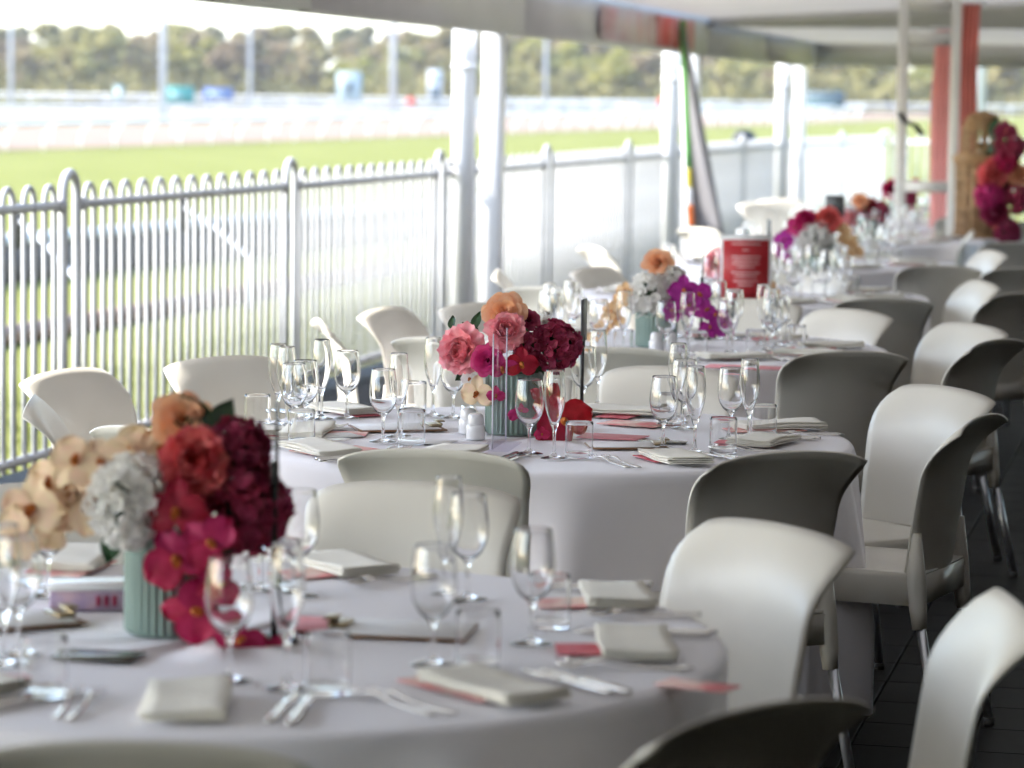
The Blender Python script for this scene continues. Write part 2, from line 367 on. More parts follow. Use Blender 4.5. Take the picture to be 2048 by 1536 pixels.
# --- light poles, boards and signs far out on the course
def pole(u, y, w, label, top=26):
    q = PD(u, 200, y); gz = ground_z(y)
    o = empty('light_pole', (q.x, y, gz))
    obj('mast', tube([(0, 0, 0), (0, 0, top * .5), (0, 0, top)], [w, w * .8, w * .55], 10), o, m=M['polegrey'])
    hd = obj('lamp_head', cbox(2.2, .5, .5, .05), o, (0, 0, top), m=M['polegrey'])
    tag(o, label, 'light pole')
pole(22, 255, .19, 'grey light pole far left before the trees'); pole(326, 170, .21, 'nearest thick grey light pole by the teal sign')
pole(500, 255, .17, 'slim grey light pole between the blue board and white sign'); pole(786, 190, .22, 'tall grey light pole left of the white column')
pole(1091, 260, .17, 'thin grey light pole seen right of the first column'); pole(1962, 200, .30, 'white-grey light pole at the far right behind the drape')
def board(name, u0, v0, u1, v1, y, m, label, cat, legs=True, face=None):
    a, b = PD(u0, v1, y), PD(u1, v0, y); gz = ground_z(y); cx = (a.x + b.x) / 2
    o = empty(name, (cx, y, gz)); w, h0, h1 = b.x - a.x, a.z - gz, b.z - gz
    obj('panel', xf(cbox(w, .25, h1 - h0, .04), Matrix.Translation((0, 0, h0))), o, m=m)
    if face: 
        for (fx0, fx1, fz0, fz1, fm) in face:
            obj('marking', box(-w / 2 + fx0 * w, -w / 2 + fx1 * w, -.15, -.128, h0 + fz0 * (h1 - h0), h0 + fz1 * (h1 - h0)), o, m=fm)
    if legs:
        for sx in (-.35, .35): obj('leg', tube([(sx * w, .1, 0), (sx * w, .1, h0 + .1)], .07, 6), o, m='polegrey')
    tag(o, label, cat); return o
M['teal'] = mat('teal_sign', (0.015, 0.20, 0.185), .5, noise=.1, nscale=1); M['blue'] = mat('blue_sign', (0.04, 0.10, 0.30), .5, noise=.1, nscale=1)
M['paleblue'] = mat('pale_blue_sign', (0.30, 0.37, 0.39), .5, noise=.05); M['navy'] = mat('dark_teal_board', (0.012, 0.04, 0.06), .5, noise=.2, nscale=2)
M['orange'] = mat('orange_plastic', (0.75, 0.42, 0.18), .5, noise=.1); M['red'] = mat('red_plastic', (0.50, 0.03, 0.02), .5, noise=.1)
M['greenlite'] = mat('light_aqua_print', (0.20, 0.33, 0.33), .5)
board('sign_board', 332, 173, 389, 205, 240, 'teal', 'teal advertising board beside the thick light pole', 'sign', face=[(.15, .55, .25, .6, 'greenlite')])
board('sign_board', 407, 176, 466, 200, 245, 'blue', 'small blue advertising board right of the teal one', 'sign', face=[(.2, .8, .35, .65, 'paleblue')])
board('sign_board', 228, 172, 246, 196, 240, 'greenlite', 'tiny pale green marker sign in front of the trees', 'sign', face=[(.3, .7, .2, .8, 'paper')])
board('sign_board', 674, 144, 723, 201, 235, 'paleblue', 'large pale square board with a dark emblem', 'sign', face=[(.36, .62, .30, .68, 'navy'), (.40, .50, .2, .34, 'navy')])
board('score_board', 856, 140, 884, 200, 235, 'polegrey', 'narrow dark grey tower board left of the white column', 'score board', face=[(.2, .8, .1, .45, 'navy'), (.2, .8, .6, .9, 'paleblue')])
board('score_board', 1607, 182, 1690, 214, 230, 'navy', 'wide dark teal board right of the corner column', 'score board', face=[(.05, .95, .70, .80, 'paleblue'), (.05, .8, .42, .5, 'greenlite'), (.05, .9, .15, .24, 'greenlite')])
board('barrier_block', 1240, 211, 1276, 223, 200, 'orange', 'orange barrier block on the far sand track', 'barrier', legs=False)
def marker(u, v, y, r, label):
    q = PD(u, v, y); o = empty('marker_post', (q.x, y, ground_z(y))); zc = q.z - ground_z(y)
    obj('disc', xf(lathe([(0, -.08), (r, -.08), (r * 1.04, 0), (r, .08), (0, .08)], 20), Matrix.Translation((0, 0, zc)) @ Matrix.Rotation(math.pi / 2, 4, 'X')), o, m='red')
    obj('stake', tube([(0, .06, 0), (0, .06, zc)], .05, 6), o, m='white'); tag(o, label, 'marker post')
marker(822, 203, 185, .26, 'small red marker disc left of the white column'); marker(1326, 205, 150, .25, 'small red marker disc left of the second column')

# --- bushland: individual trees in front of a dense mass
def leafcloud(rng, n, fn, size):
    V, F = [], []
    for i in range(n):
        p = fn(); nrm = Vector((rng.gauss(0, 1), rng.gauss(0, 1), rng.gauss(0, 1) + .4)).normalized(); s = nrm.orthogonal().normalized(); t = nrm.cross(s)
        a = rng.uniform(0, 6.28); s, t = s * math.cos(a) + t * math.sin(a), t * math.cos(a) - s * math.sin(a); k = size * rng.uniform(.5, 1.3); o = len(V)
        V += [p + s * k, p + t * k * .6, p - s * k, p - t * k * .6]; F.append((o, o + 1, o + 2, o + 3))
    return V, F
def tree_mat(i, c, c2): M['tree%d' % i] = mat('eucalypt_foliage%d' % i, c, .8, nscale=.45, col2=c2, transl=.35, rnd=.18)
tree_mat(0, (0.21, 0.185, 0.06), (0.33, 0.285, 0.115)); tree_mat(1, (0.24, 0.23, 0.05), (0.37, 0.335, 0.085)); tree_mat(2, (0.25, 0.195, 0.105), (0.34, 0.27, 0.15))
tree_mat(3, (0.16, 0.155, 0.08), (0.24, 0.225, 0.12))
M['bark'] = mat('grey_bark', (0.22, 0.19, 0.16), .9, noise=.3)
def make_tree(i, H, wid, mi):
    rng = random.Random(100 + i); lobes = []
    for k in range(rng.randint(9, 13)):
        a = rng.uniform(0, 6.28); rr = rng.uniform(0, wid * .75); z = H * rng.uniform(.35, .92); lobes.append((Vector((math.cos(a) * rr, math.sin(a) * rr, z)), wid * rng.uniform(.28, .48) * (1.15 - .45 * z / H)))
    def fn():
        c, r = rng.choice(lobes); d = Vector((rng.gauss(0, 1), rng.gauss(0, 1), rng.gauss(0, 1))).normalized(); return c + Vector((d.x, d.y, d.z * .75)) * r * rng.uniform(.55, 1.05)
    crown = mesh('crown', *leafcloud(rng, 2600, fn, .29), 'tree%d' % mi, smooth=False)
    pts = [(Vector((0, 0, -.2)), .16), (Vector((rng.uniform(-.2, .2), rng.uniform(-.2, .2), H * .3)), .12), (Vector((rng.uniform(-.4, .4), 0, H * .6)), .07), (Vector((rng.uniform(-.5, .5), 0, H * .85)), .03)]
    parts = [tube([p for p, _ in pts], [r for _, r in pts], 7)]
    for c, r in lobes[:5]: parts.append(tube([pts[1][0], pts[1][0].lerp(c, .5) + Vector((0, 0, .2)), c], [.07, .05, .02], 5))
    return crown, mesh('trunk', *join(*parts), 'bark')
KINDS = [make_tree(i, h, w, mi) for i, (h, w, mi) in enumerate([(6.6, 2.4, 0), (5.4, 2.8, 1), (6.0, 2.3, 2), (7.4, 2.0, 3), (4.6, 2.6, 0), (5.0, 2.4, 1), (7.0, 2.6, 2), (4.2, 2.2, 3)])]
KH = [6.6, 5.4, 6.0, 7.4, 4.6, 5.0, 7.0, 4.2]
KN = ['olive', 'yellow-green', 'grey-brown', 'dark', 'olive', 'yellow-green', 'grey-brown', 'dark']
tr = random.Random(5); cnt = 0
for row, (y, sp, off) in enumerate([(292, 3.5, 0), (304, 3.4, 1.7), (318, 2.9, .6)]):
    x = -62.0 + off
    while x < 72:
        k = tr.choice([0, 1, 2, 4, 5, 7] if row == 0 else [0, 1, 2, 5, 6] if row == 1 else [0, 2, 3, 6, 6]); cr_, tk = KINDS[k]; yy = y + tr.uniform(-3, 3)
        o = empty('bush_tree', (x, yy, ground_z(yy)), tr.uniform(0, 6.28)); s = (tr.uniform(.82, 1.16) * (1.0, 1.12)[row]) if row < 2 else tr.uniform(8.1, 9.3) / KH[k]
        dip = 1 - .12 * max(0, min(1, (x - 5) / 30))
        o.scale = (s * 1.05, s * 1.05, s * dip)
        obj('crown', cr_, o); obj('trunk', tk, o)
        tag(o, '%s bush tree in the %s row of the distant tree line' % (KN[k], ('front', 'middle', 'back')[row]), 'tree', '%s trees in the %s row of the distant tree line' % (KN[k], ('front', 'middle', 'back')[row])); x += sp * tr.uniform(.75, 1.3); cnt += 1
rng = random.Random(77)
def shrubfn():
    x = rng.uniform(-75, 85); y = rng.choice([290, 297, 312, 322, 330]) + rng.uniform(-3, 3); return Vector((x, y, ground_z(y) + abs(rng.gauss(0, 1)) * 1.9))
u_ = stuff(obj('undergrowth', mesh('undergrowth', *leafcloud(rng, 52000, shrubfn, .36), 'tree0', smooth=False)))
tag(u_, 'dark scrubby undergrowth filling the gaps below the distant trees', 'undergrowth')

# ================================================================== FLOOR
fl = struct(empty('floor', A(0, 0, 0), -AX)); fl.name = 'floor'
T = 0.30; S0, S1, T1 = -17.0, 24.0, 11.0
struct(obj('floor_slab', box(-.15, T1, S0, S1, -.20, -.016), fl, m='grout'))
def floor_mat():
    m = M['floor']; nt = m.node_tree; b = nt.nodes['Principled BSDF']
    tc = nt.nodes.new('ShaderNodeTexCoord'); wv = nt.nodes.new('ShaderNodeTexWave'); wv.bands_direction = 'Y'; wv.inputs['Scale'].default_value = 26; wv.inputs['Distortion'].default_value = 1.5
    nt.links.new(tc.outputs['Object'], wv.inputs['Vector']); bp = nt.nodes.new('ShaderNodeBump'); bp.inputs['Strength'].default_value = .5; bp.inputs['Distance'].default_value = .004
    nt.links.new(wv.outputs['Fac'], bp.inputs['Height']); nt.links.new(bp.outputs[0], b.inputs['Normal'])
floor_mat()
def pix(p):
    w = Vector((p.x, p.y, p.z - EYE)); d = w.dot(cf); return (1024 + FPX * w.dot(cr) / d, 768 - FPX * w.dot(cu) / d, d)
tiles = []
for i in range(int((S1 - S0) / T)):
    for j in range(int((T1 + .15) / T)):
        s, t = S0 + T * (i + .5), -.15 + T * (j + .5); q = A(s, t, 0)
        vis = 0
        if q.y > 2:
            u, v, d = pix(q)
            if 1420 < u < 2120 and 600 < v < 1620: vis = 1.0 / d ** 2
        tiles.append((-vis, t, s))
tiles.sort()
tm = mesh('tile', *cbox(T - .006, T - .006, .016, .002), 'floor', smooth=False)
for _, t, s in tiles[:300]: obj('tile', tm, fl, (t, s, -.016))
big = [xf(box(-(T - .006) / 2, (T - .006) / 2, -(T - .006) / 2, (T - .006) / 2, 0, .016), Matrix.Translation((t, s, -.016))) for _, t, s in tiles[300:]]
stuff(obj('tile_field', mesh('tile_field', *join(*big), 'floor', smooth=False), fl))

# ================================================================== FENCE
def loop_mesh(half, zb, zs, r, n=8):
    pts = [(0, -half, zb), (0, -half, zs * .5), (0, -half, zs)]
    for k in range(1, 8):
        a = math.pi * k / 8; pts.append((0, -half * math.cos(a), zs + half * 1.05 * math.sin(a)))
    pts += [(0, half, zs), (0, half, zs * .5), (0, half, zb)]; return tube(pts, r, n)
PICK = mesh('picket', *loop_mesh(.0575, .05, 1.19, .0130), 'fencewhite'); POST = mesh('hoop_post', *loop_mesh(.085, -.05, 1.215, .021, 10), 'fencewhite')
BRK = mesh('bracket', *tube([(0, -.03, 0), (0, .03, 0)], .030, 10), 'fencewhite')
def fence(origin, ang, length, first, label):
    o = empty('loop_top_fence', origin, ang); step, gap = 3.36, .25; s = first
    while s < length:
        obj('post', POST, o, (0, s, 0))
        for dy in (-.13, .13): obj('bracket', BRK, o, (0, s + dy, 1.165))
        a, b = s + gap / 2, min(s + step - gap / 2, length)
        if b - a > .3:
            n = int(round((b - a) / .239)); pt = (b - a) / n
            obj('top_rail', tube([(0, a, 1.165), (0, b, 1.165)], .0205, 10), o, m='fencewhite')
            obj('bottom_rail', tube([(0, a, .09), (0, b, .09)], .0205, 10), o, m='fencewhite')
            for k in range(n): obj('picket', PICK, o, (0, a + pt * (k + .5), 0))
        s += step
    tag(o, label, 'fence', 'white loop-top fences'); return o
fence(FO, -AX, 23.55, .62 - 3.36 * 2, 'long white loop-top metal fence running beside the tables')
cp = A(23.6, 0, 0); e2 = P(1772, 271, 1.25); dv = Vector((e2.x - cp.x, e2.y - cp.y, 0))
fence(cp, math.atan2(-dv.x, dv.y), dv.length, .0, 'short white loop-top fence bending away beyond the corner column')
fence(Vector((e2.x, e2.y, 0)), math.atan2(-AR.x, AR.y), 7.0, .0, 'far white loop-top fence behind the tower frame at right')

# ================================================================== PAVILION
pv = empty('pavilion', A(0, 0, 0), -AX)
COLS = [(7.70, 'a'), (15.75, 'b'), (23.35, 'c'), (-8.3, 'd')]
def pbox(name, x0, x1, y0, y1, z0, z1, m): return obj(name, box(x0, x1, y0, y1, z0, z1), pv, m=m)
for s, _ in COLS:
    obj('column', xf(cbox(.135, .135, 2.62, .008), Matrix.Translation((.27, s, 0))), pv, m='white')
    dp = obj('downpipe', tube([(.075, s - .02, 0), (.075, s - .02, 1.95), (.075, s - .02, 2.12)], .078, 20), pv, m='white')
    for z in (1.84,): obj('pipe_collar', tube([(.075, s - .02, z), (.075, s - .02, z + .05)], .084, 20), dp, m='white')
FH = [(-17, -12), (-12, -7), (-7, -2), (-2, 3), (3, 8.05), (8.05, 12), (12, 15.75), (15.75, 19.6), (19.6, 23.6)]
for a, b in FH:
    pbox('fascia_panel', .34, .40, a + .006, b - .006, 2.10, 2.44, 'fascia')
    pbox('fascia_lip', .30, .337, a + .004, b - .004, 2.085, 2.16, 'dirtywhite')
# near ceiling rises inwards, far ceiling is lower and flat
def cz(t): return 2.42 + .055 * (t - .3)
n = 8
for i in range(n):
    a, b = S0 + (15.7 - S0) * i / n, S0 + (15.7 - S0) * (i + 1) / n
    if i == n - 1: b = 15.84
    V = [Vector((.41 + 10.59 * p / 6, sx, cz(.3 + 10.7 * p / 6) - .012 * math.sin(math.pi * (p % 2) / 1.0 + 0) )) for sx in (a, b) for p in range(7)]
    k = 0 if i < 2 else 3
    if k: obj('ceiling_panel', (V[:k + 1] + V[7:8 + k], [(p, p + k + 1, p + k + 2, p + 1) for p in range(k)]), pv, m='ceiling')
    k2 = 6 - k; obj('added_shade_panel', (V[k:7] + V[7 + k:14], [(p, p + k2 + 1, p + k2 + 2, p + 1) for p in range(k2)]), pv, m='shadeboard')  # unseen opaque panels, added to keep roof light off the chair backs
for a, b in ((15.80, 18.4), (18.402, 21.0), (21.002, 23.57)): obj('ceiling_panel', ([Vector(p) for p in ((.40, a, 2.36), (11, a, 2.36), (11, b, 2.36), (.40, b, 2.36))], [(0, 3, 2, 1)]), pv, m='ceiling')
V = [Vector((t, s, z)) for z_ in (0, 1) for s in (15.71, 15.82) for t, z in ((.41, 2.345 if not z_ else cz(.3)), (11, 2.345 if not z_ else cz(11)))]
obj('ceiling_beam', (V, [(0, 2, 3, 1), (4, 5, 7, 6), (0, 1, 5, 4), (2, 6, 7, 3), (0, 4, 6, 2), (1, 3, 7, 5)]), pv, m='fascia')
for a, b in ((.41, 4.0), (4.01, 7.5), (7.51, 11)): pbox('fascia_panel', a, b, 23.56, 23.62, 2.10, 2.43, 'fascia')
pbox('wall', 10.6, 10.75, S0, 9.0, 0, 3.0, 'wall'); pbox('wall', 0.42, 10.59, S0, S0 + .12, 0, 2.98, 'wall')
tag(pv, 'long open pavilion with white columns, downpipes and grey-white fascia', 'pavilion')
# printed banner strip on the fascia
def banner_mat():
    m = mat('red_pink_floral_banner', (0.58, 0.06, 0.04), .5, nscale=2.5, col2=(0.56, 0.26, 0.25)); return m
M['banner'] = banner_mat()
bn = empty('fascia_banner', A(10.5, .43, 2.10), -AX)
M['bannerpale'] = mat('pale_pink_banner', (0.56, 0.50, 0.48), .5, nscale=3, col2=(0.60, 0.36, 0.36))
obj('print_strip', box(0, .006, 0, 2.35, .015, .27), bn, m='bannerpale'); obj('print_strip', box(0, .007, 2.36, 4.3, .015, .27), bn, m='banner')
tag(bn, 'red and pink printed banner on the fascia above the flag', 'banner')

# ================================================================== TABLES
TABLES = [(-.47, 5.06), (.08, 8.18), (.55, 11.3), (1.12, 14.45), (1.70, 17.5), (2.32, 20.6), (3.02, 24.0)]
TN = ['front table', 'second table', 'third table', 'fourth table', 'fifth table', 'sixth table', 'seventh table']
TR, TZ = 0.83, 0.75
def cloth_mesh(seed):
    rng = random.Random(seed); n = 220; V, F = [], []
    ph = [rng.uniform(0, 6.28) for _ in range(6)]
    def fold(a):
        w = a + .22 * math.sin(3 * a + ph[0]) + .13 * math.sin(5 * a + ph[1])
        p = .5 + .5 * math.sin(11 * w + ph[2]); q = .5 + .5 * math.sin(6 * w + ph[3]); return (p ** 2.2) * (.45 + .75 * q)
    rings = [(0.02, TZ), (.3, TZ), (.55, TZ), (.72, TZ), (.79, TZ), (.815, TZ - .0005), (.826, TZ - .004), (.832, TZ - .012)]
    drop = [.03, .07, .13, .2, .28, .36, .44, .52, .60, .67]
    for r, z in rings:
        for k in range(n):
            a = 2 * math.pi * k / n; zz = z + (min(1, r * 2) * .0012 * math.sin(5 * a + r * 14 + ph[4]) + min(1, r * 2) * .0009 * math.sin(9 * a - r * 9) if .1 < r < .8 else 0); V.append(Vector((r * math.cos(a), r * math.sin(a), zz)))
    for d in drop:
        kk = min(1, d / .42) ** .9
        for k in range(n):
            a = 2 * math.pi * k / n; f = fold(a); r = .834 + kk * (.115 * f - .040) + .012 * kk * math.sin(2 * a + ph[5]) + .004 * math.sin(31 * a) * kk
            aa = a + .035 * kk * math.cos(13 * a + ph[2]); V.append(Vector((r * math.cos(aa), r * math.sin(aa), TZ - d - .012 * kk * f)))
    R = len(rings) + len(drop)
    for i in range(R - 1):
        for k in range(n): k2 = (k + 1) % n; F.append((i * n + k, i * n + k2, (i + 1) * n + k2, (i + 1) * n + k))
    F.append(tuple(range(n))); peak = max((2 * math.pi * k / n for k in range(n)), key=fold); return mesh('tablecloth', V, F, 'cloth'), peak
M['ply'] = mat('plywood_table', (0.35, 0.24, 0.14), .6, noise=.15)
for i, (x, y) in enumerate(TABLES):
    t = empty('round_table', (x, y, 0))
    obj('tabletop', lathe([(0, .715), (.80, .715), (.80, .742), (0, .742)], 48), t, m='ply')
    for k in range(4):
        a = k * math.pi / 2 + .6; obj('leg', tube([(.5 * math.cos(a), .5 * math.sin(a), 0), (.42 * math.cos(a), .42 * math.sin(a), .715)], .016, 8), t, m='alu')
    tag(t, 'round banquet table hidden under the cloth of the %s' % TN[i], 'table', 'round banquet tables')
    cm, peak = cloth_mesh(11 + i)
    c = obj('tablecloth', cm, loc=(x, y, 0), rot=(0, 0, rad((-60, -84, -50, -40, -40, -40, -40)[i]) - peak))
    tag(c, 'white cloth hanging to the floor over the %s' % TN[i], 'tablecloth', 'white tablecloths')

# ------------------------------------------------------------------ chair (faces +Y, origin on the floor under the seat)
def sstep(a, b, x): x = max(0, min(1, (x - a) / (b - a))); return x * x * (3 - 2 * x)
def back_fn(a, b):
    s, t = a * 2 - 1, b
    ztop = .862 - .021 * abs(s) ** 2.2 - .010 * abs(s) ** 9; z = .405 + t * (ztop - .405)
    w = .192 + .026 * t + .008 * sstep(.72, .9, t) - .010 * sstep(.92, 1, t) ** 2
    fl = max(0, (t - .66) / .34) ** 2.1
    y = -.205 - .045 * t - .012 * t * t - fl * (.042 + .016 * s * s) + .044 * s * s * (1 - .25 * t) * (1 - .75 * fl)
    return (w * s, y, z - .012 * fl)
BACK = mesh('backrest', *slab(back_fn, 22, 20, .011), 'chair')
def seat_top(a, b):
    s, t = a * 2 - 1, b; w = .200 + .020 * t; y = -.212 + t * .424; 
    z = .452 - .012 * (1 - s * s) * math.sin(math.pi * min(1, t * 1.1)) + .003 * s * s
    return (w * s, y, z)
def seat_vf():
    top = slab(seat_top, 12, 12, .010)
    loop = [(-.205, -.20), (-.222, .185), (-.205, .212), (.205, .212), (.222, .185), (.205, -.20)]
    V, F = [], []
    for k, z in enumerate((.456, .446, .39, .374)):
        q = (.985, 1.012, 1.0, .985)[k]
        for x, y in loop: V.append(Vector((x * q, y * q, z + (.03 if (k >= 2 and abs(y) < .2 and y > 0) else 0) * 0)))
    m = len(loop)
    for k in range(3):
        for i in range(m): F.append((k * m + i, k * m + (i + 1) % m, (k + 1) * m + (i + 1) % m, (k + 1) * m + i))
    return join(top, (V, F))
SEAT = mesh('seat', *join(seat_vf(), box(-.185, .185, -.215, -.195, .376, .449)), 'chair')
def socket(x, y, rear):
    dx = .012 * (1 if x > 0 else -1); dy = -.03 if rear else .012
    pts = [(x, y, .455 if not rear else .56), (x, y, .44), (x + dx * .4, y + dy * .35, .36), (x + dx * .55, y + dy * .5, .315)]
    return tube(pts, [.012 if rear else .024, .027, .0225, .0185], 10)
def leg(x, y, rear):
    dx = .035 * (1 if x > 0 else -1); dy = -.085 if rear else .03
    return tube([(x + dx * .2, y + dy * .18, .34), (x + dx, y + dy, .012)], .0125, 10)
LP = [(-.190, -.195, True), (.190, -.195, True), (-.195, .180, False), (.195, .180, False)]
SOCK = [mesh('leg_socket', *socket(*p), 'chair') for p in LP]; LEG = [mesh('leg', *leg(*p), 'alu') for p in LP]
FOOT = [mesh('foot_cap', *tube([(x + .035 * (1 if x > 0 else -1), y + (-.085 if r else .03), 0), (x + .035 * (1 if x > 0 else -1), y + (-.085 if r else .03), .02)], .0145, 10), 'rubber') for x, y, r in LP]
def make_chair():
    o = empty('chair'); obj('backrest', BACK, o); obj('seat', SEAT, o)
    for k in range(4):
        obj('leg_socket', SOCK[k], o); l = obj('leg', LEG[k], o); obj('foot_cap', FOOT[k], l)
    return o
POS = ['near', 'near right', 'lower right', 'upper right', 'far right', 'far', 'far left', 'upper left', 'lower left', 'near left', 'outer near left', 'outer far left']
BACKTOP = Vector((0, -.30, .862))
CH = {  # photo pixel of the middle of each backrest's top edge, extra turn in degrees
 0: [(270, 1463, 0), (1520, 1392, 6), (2022, 1180, 8), (1545, 1033, 0), (835, 952, 0), (100, 952, 0)],
 1: [(862, 888, 0), (1575, 893, 4), (1962, 822, -10), (1885, 764, 8), (1345, 725, 0), (1010, 706, 0), (452, 705, 0), (135, 730, 0), (66, 785, 0), (285, 845, 0)],
 2: [(1245, 688, 0), (1695, 695, 0), (1992, 672, 0), (1940, 640, 30), (1700, 612, 0), (1500, 592, 0), (965, 599, 0), (772, 608, 0), (640, 632, 0), (885, 668, 0)],
 3: [(1768, 590, 0), (2040, 580, 0), (1962, 556, 32), (1660, 540, 0), (1190, 528, 0), (995, 534, 0), (1090, 568, 0), (1330, 565, 0)],
 4: [(1880, 526, 0), (1983, 496, 34), (2045, 530, 0), (1185, 488, 0), (1340, 484, 0), (1560, 500, 0)],
 5: [(1945, 456, 36), (1400, 452, 0), (1700, 470, 0), (2030, 480, 0)],
 6: [(1510, 402, 0), (1560, 395, 0), (1930, 430, 0), (2030, 440, 0)]}
proto = make_chair(); first = True; SEATS = {i: [] for i in CH}
for ti in CH:
    c = Vector((*TABLES[ti], 0)); items = []
    for (u, v, ex) in CH[ti]:
        bt = P(u, v, .862); d = Vector((c.x - bt.x, c.y - bt.y, 0)).normalized(); ang = math.atan2(-d.x, d.y) + rad(ex)
        base = bt - Matrix.Rotation(ang, 4, 'Z') @ BACKTOP; base.z = 0
        items.append([math.degrees(math.atan2(bt.y - c.y, bt.x - c.x)), base, ang])
    used = set()
    for it in items:
        k0 = ((it[0] + 90) % 360) / 36.0
        k = sorted((k for k in range(10) if k not in used), key=lambda k: min(abs(k - k0), 10 - abs(k - k0)))[0]; used.add(k)
        o = proto if first else copy_tree(proto); first = False
        o.location = it[1]; o.rotation_euler = (0, 0, it[2])
        side = 'seen from behind' if k in (0, 1, 9) else 'facing the camera' if k in (4, 5, 6) else 'seen side-on'
        tag(o, 'cream plastic chair %s at the %s place of the %s' % (side, POS[k], TN[ti]), 'chair', 'cream plastic chairs around the round tables')
        SEATS[ti].append((k, it[0], it[1]))
    for k in range(10):
        if k not in used: SEATS[ti].append((k, k * 36 - 90, None))

# ------------------------------------------------------------------ glassware
def glass_vf(outer, inner, n=36): return lathe(catmull(outer, 5) + catmull(inner, 5), n)
WINE = mesh('wine_glass', *glass_vf([(0, 0), (.0335, .0004), (.0345, .0016), (.030, .0032), (.014, .0070), (.0060, .013), (.0042, .025), (.0038, .045), (.0048, .062), (.0100, .072), (.0225, .083), (.0325, .101), (.0368, .124), (.0360, .148), (.0330, .172), (.0308, .190)],
   [(.0300, .1905), (.0296, .1895), (.0320, .172), (.0350, .148), (.0357, .124), (.0313, .1022), (.0208, .0855), (.0080, .0768), (0, .0752)]), 'glass')
FLUTE = mesh('champagne_flute', *glass_vf([(0, 0), (.0315, .0004), (.0325, .0016), (.028, .0032), (.013, .0070), (.0058, .013), (.0042, .025), (.0039, .050), (.0046, .068), (.0088, .082), (.0155, .100), (.0228, .125), (.0268, .152), (.0262, .178), (.0238, .203), (.0222, .222)],
   [(.0214, .2225), (.0211, .2213), (.0228, .203), (.0252, .178), (.0257, .152), (.0216, .126), (.0143, .102), (.0072, .087), (0, .0845)]), 'glass')
TUMB = mesh('tumbler', *glass_vf([(0, 0), (.0325, .0003), (.0345, .002), (.0350, .012), (.0352, .05), (.0354, .088)], [(.0346, .0885), (.0338, .0875), (.0335, .05), (.0331, .017), (.030, .0125), (0, .0115)]), 'glass')

# ------------------------------------------------------------------ cutlery, napkins, cards
def strip(prof, zf, th=.0016, n=1):
    """flat tool outline: prof = [(y, halfwidth)], zf(y) height"""
    V, F = [], []; m = len(prof)
    for k in (0, 1):
        for y, w in prof:
            for sx in (-1, 1): V.append(Vector((sx * w * (1 - .25 * k), y, zf(y) + (th if k else 0))))
    o = 2 * m
    for i in range(m - 1):
        a = 2 * i; F += [(a, a + 2, a + 3, a + 1), (o + a, o + a + 1, o + a + 3, o + a + 2), (a, o + a, o + a + 2, a + 2), (a + 1, a + 3, o + a + 3, o + a + 1)]
    F += [(0, 1, o + 1, o), (2 * m - 2, o + 2 * m - 2, o + 2 * m - 1, 2 * m - 1)]; return V, F
def zfork(y): return .002 + .010 * math.exp(-((y - .045) / .03) ** 2) + .012 * max(0, (y - .07) / .03) ** 2 * .5
FORKM = mesh('fork', *join(strip([(-.10, .0065), (-.085, .0085), (-.05, .0065), (0, .0035), (.03, .0032), (.042, .006), (.052, .0115), (.060, .0125)], zfork, .002),
   *[xf(strip([(.060, .0019), (.08, .0018), (.098, .0014), (.104, .0006)], zfork, .0018), Matrix.Translation((x, 0, 0))) for x in (-.0105, -.0035, .0035, .0105)]), 'steel')
KNIFEM = mesh('knife', *join(strip([(-.115, .004), (-.11, .0075), (-.09, .009), (-.04, .0078), (0, .0062), (.008, .0055)], lambda y: .001, .0065), strip([(.006, .005), (.02, .0085), (.07, .0095), (.095, .0085), (.108, .005), (.114, .0012)], lambda y: .003, .0015)), 'steel')
def napkin_vf(seed, L=.235, Wd=.115):
    rng = random.Random(seed); path = []; lay = 4; th = .0042
    for k in range(lay):
        z = .004 + k * th; x0, x1 = (-Wd / 2, Wd / 2) if k % 2 == 0 else (Wd / 2, -Wd / 2); sh = rng.uniform(-.003, .003)
        for i in range(7): path.append((x0 + (x1 - x0) * i / 6 + sh, z))
        if k < lay - 1:
            sg = 1 if k % 2 == 0 else -1
            path.append(((Wd / 2 + .0035) * sg + sh, z + th / 2))
    ph = [rng.uniform(0, 6.28) for _ in range(4)]; n = 14
    def off(p, q, sgn):
        d = Vector((q[0] - p[0], q[1] - p[1])); d.normalize(); return (-d.y * sgn * .0013, d.x * sgn * .0013)
    V, F = [], []; m = len(path)
    for j in range(n + 1):
        y = -L / 2 + L * j / n
        for sgn in (1, -1):
            for i, p in enumerate(path):
                o = off(path[max(i - 1, 0)], path[min(i + 1, m - 1)], sgn); lv = p[1] / .016
                z = p[1] + o[1] + lv * (.0025 * math.sin(y * 14 + ph[0]) + .0015 * math.sin(y * 31 + p[0] * 25 + ph[1]) + .0012 * math.sin(p[0] * 45 + ph[2]))
                V.append(Vector((p[0] + o[0] + .003 * math.sin(y * 20 + ph[3] + i * .1), y + .004 * lv * math.sin(p[0] * 40 + ph[0]), max(.0012, z))))
    w = 2 * m
    for j in range(n):
        for i in range(m - 1):
            a = j * w + i; F.append((a, a + 1, a + w + 1, a + w)); b = a + m; F.append((b, b + w, b + w + 1, b + 1))
        F.append((j * w, j * w + w, j * w + w + m, j * w + m)); F.append((j * w + m - 1, j * w + 2 * m - 1, j * w + w + 2 * m - 1, j * w + w + m - 1))
    for j in (0, n):
        for i in range(m - 1):
            a = j * w + i; q = (a, a + m, a + m + 1, a + 1); F.append(q if j == 0 else tuple(reversed(q)))
    return V, F
NAPK = [mesh('napkin', *napkin_vf(s), 'napkin') for s in (1, 2, 3, 4)]
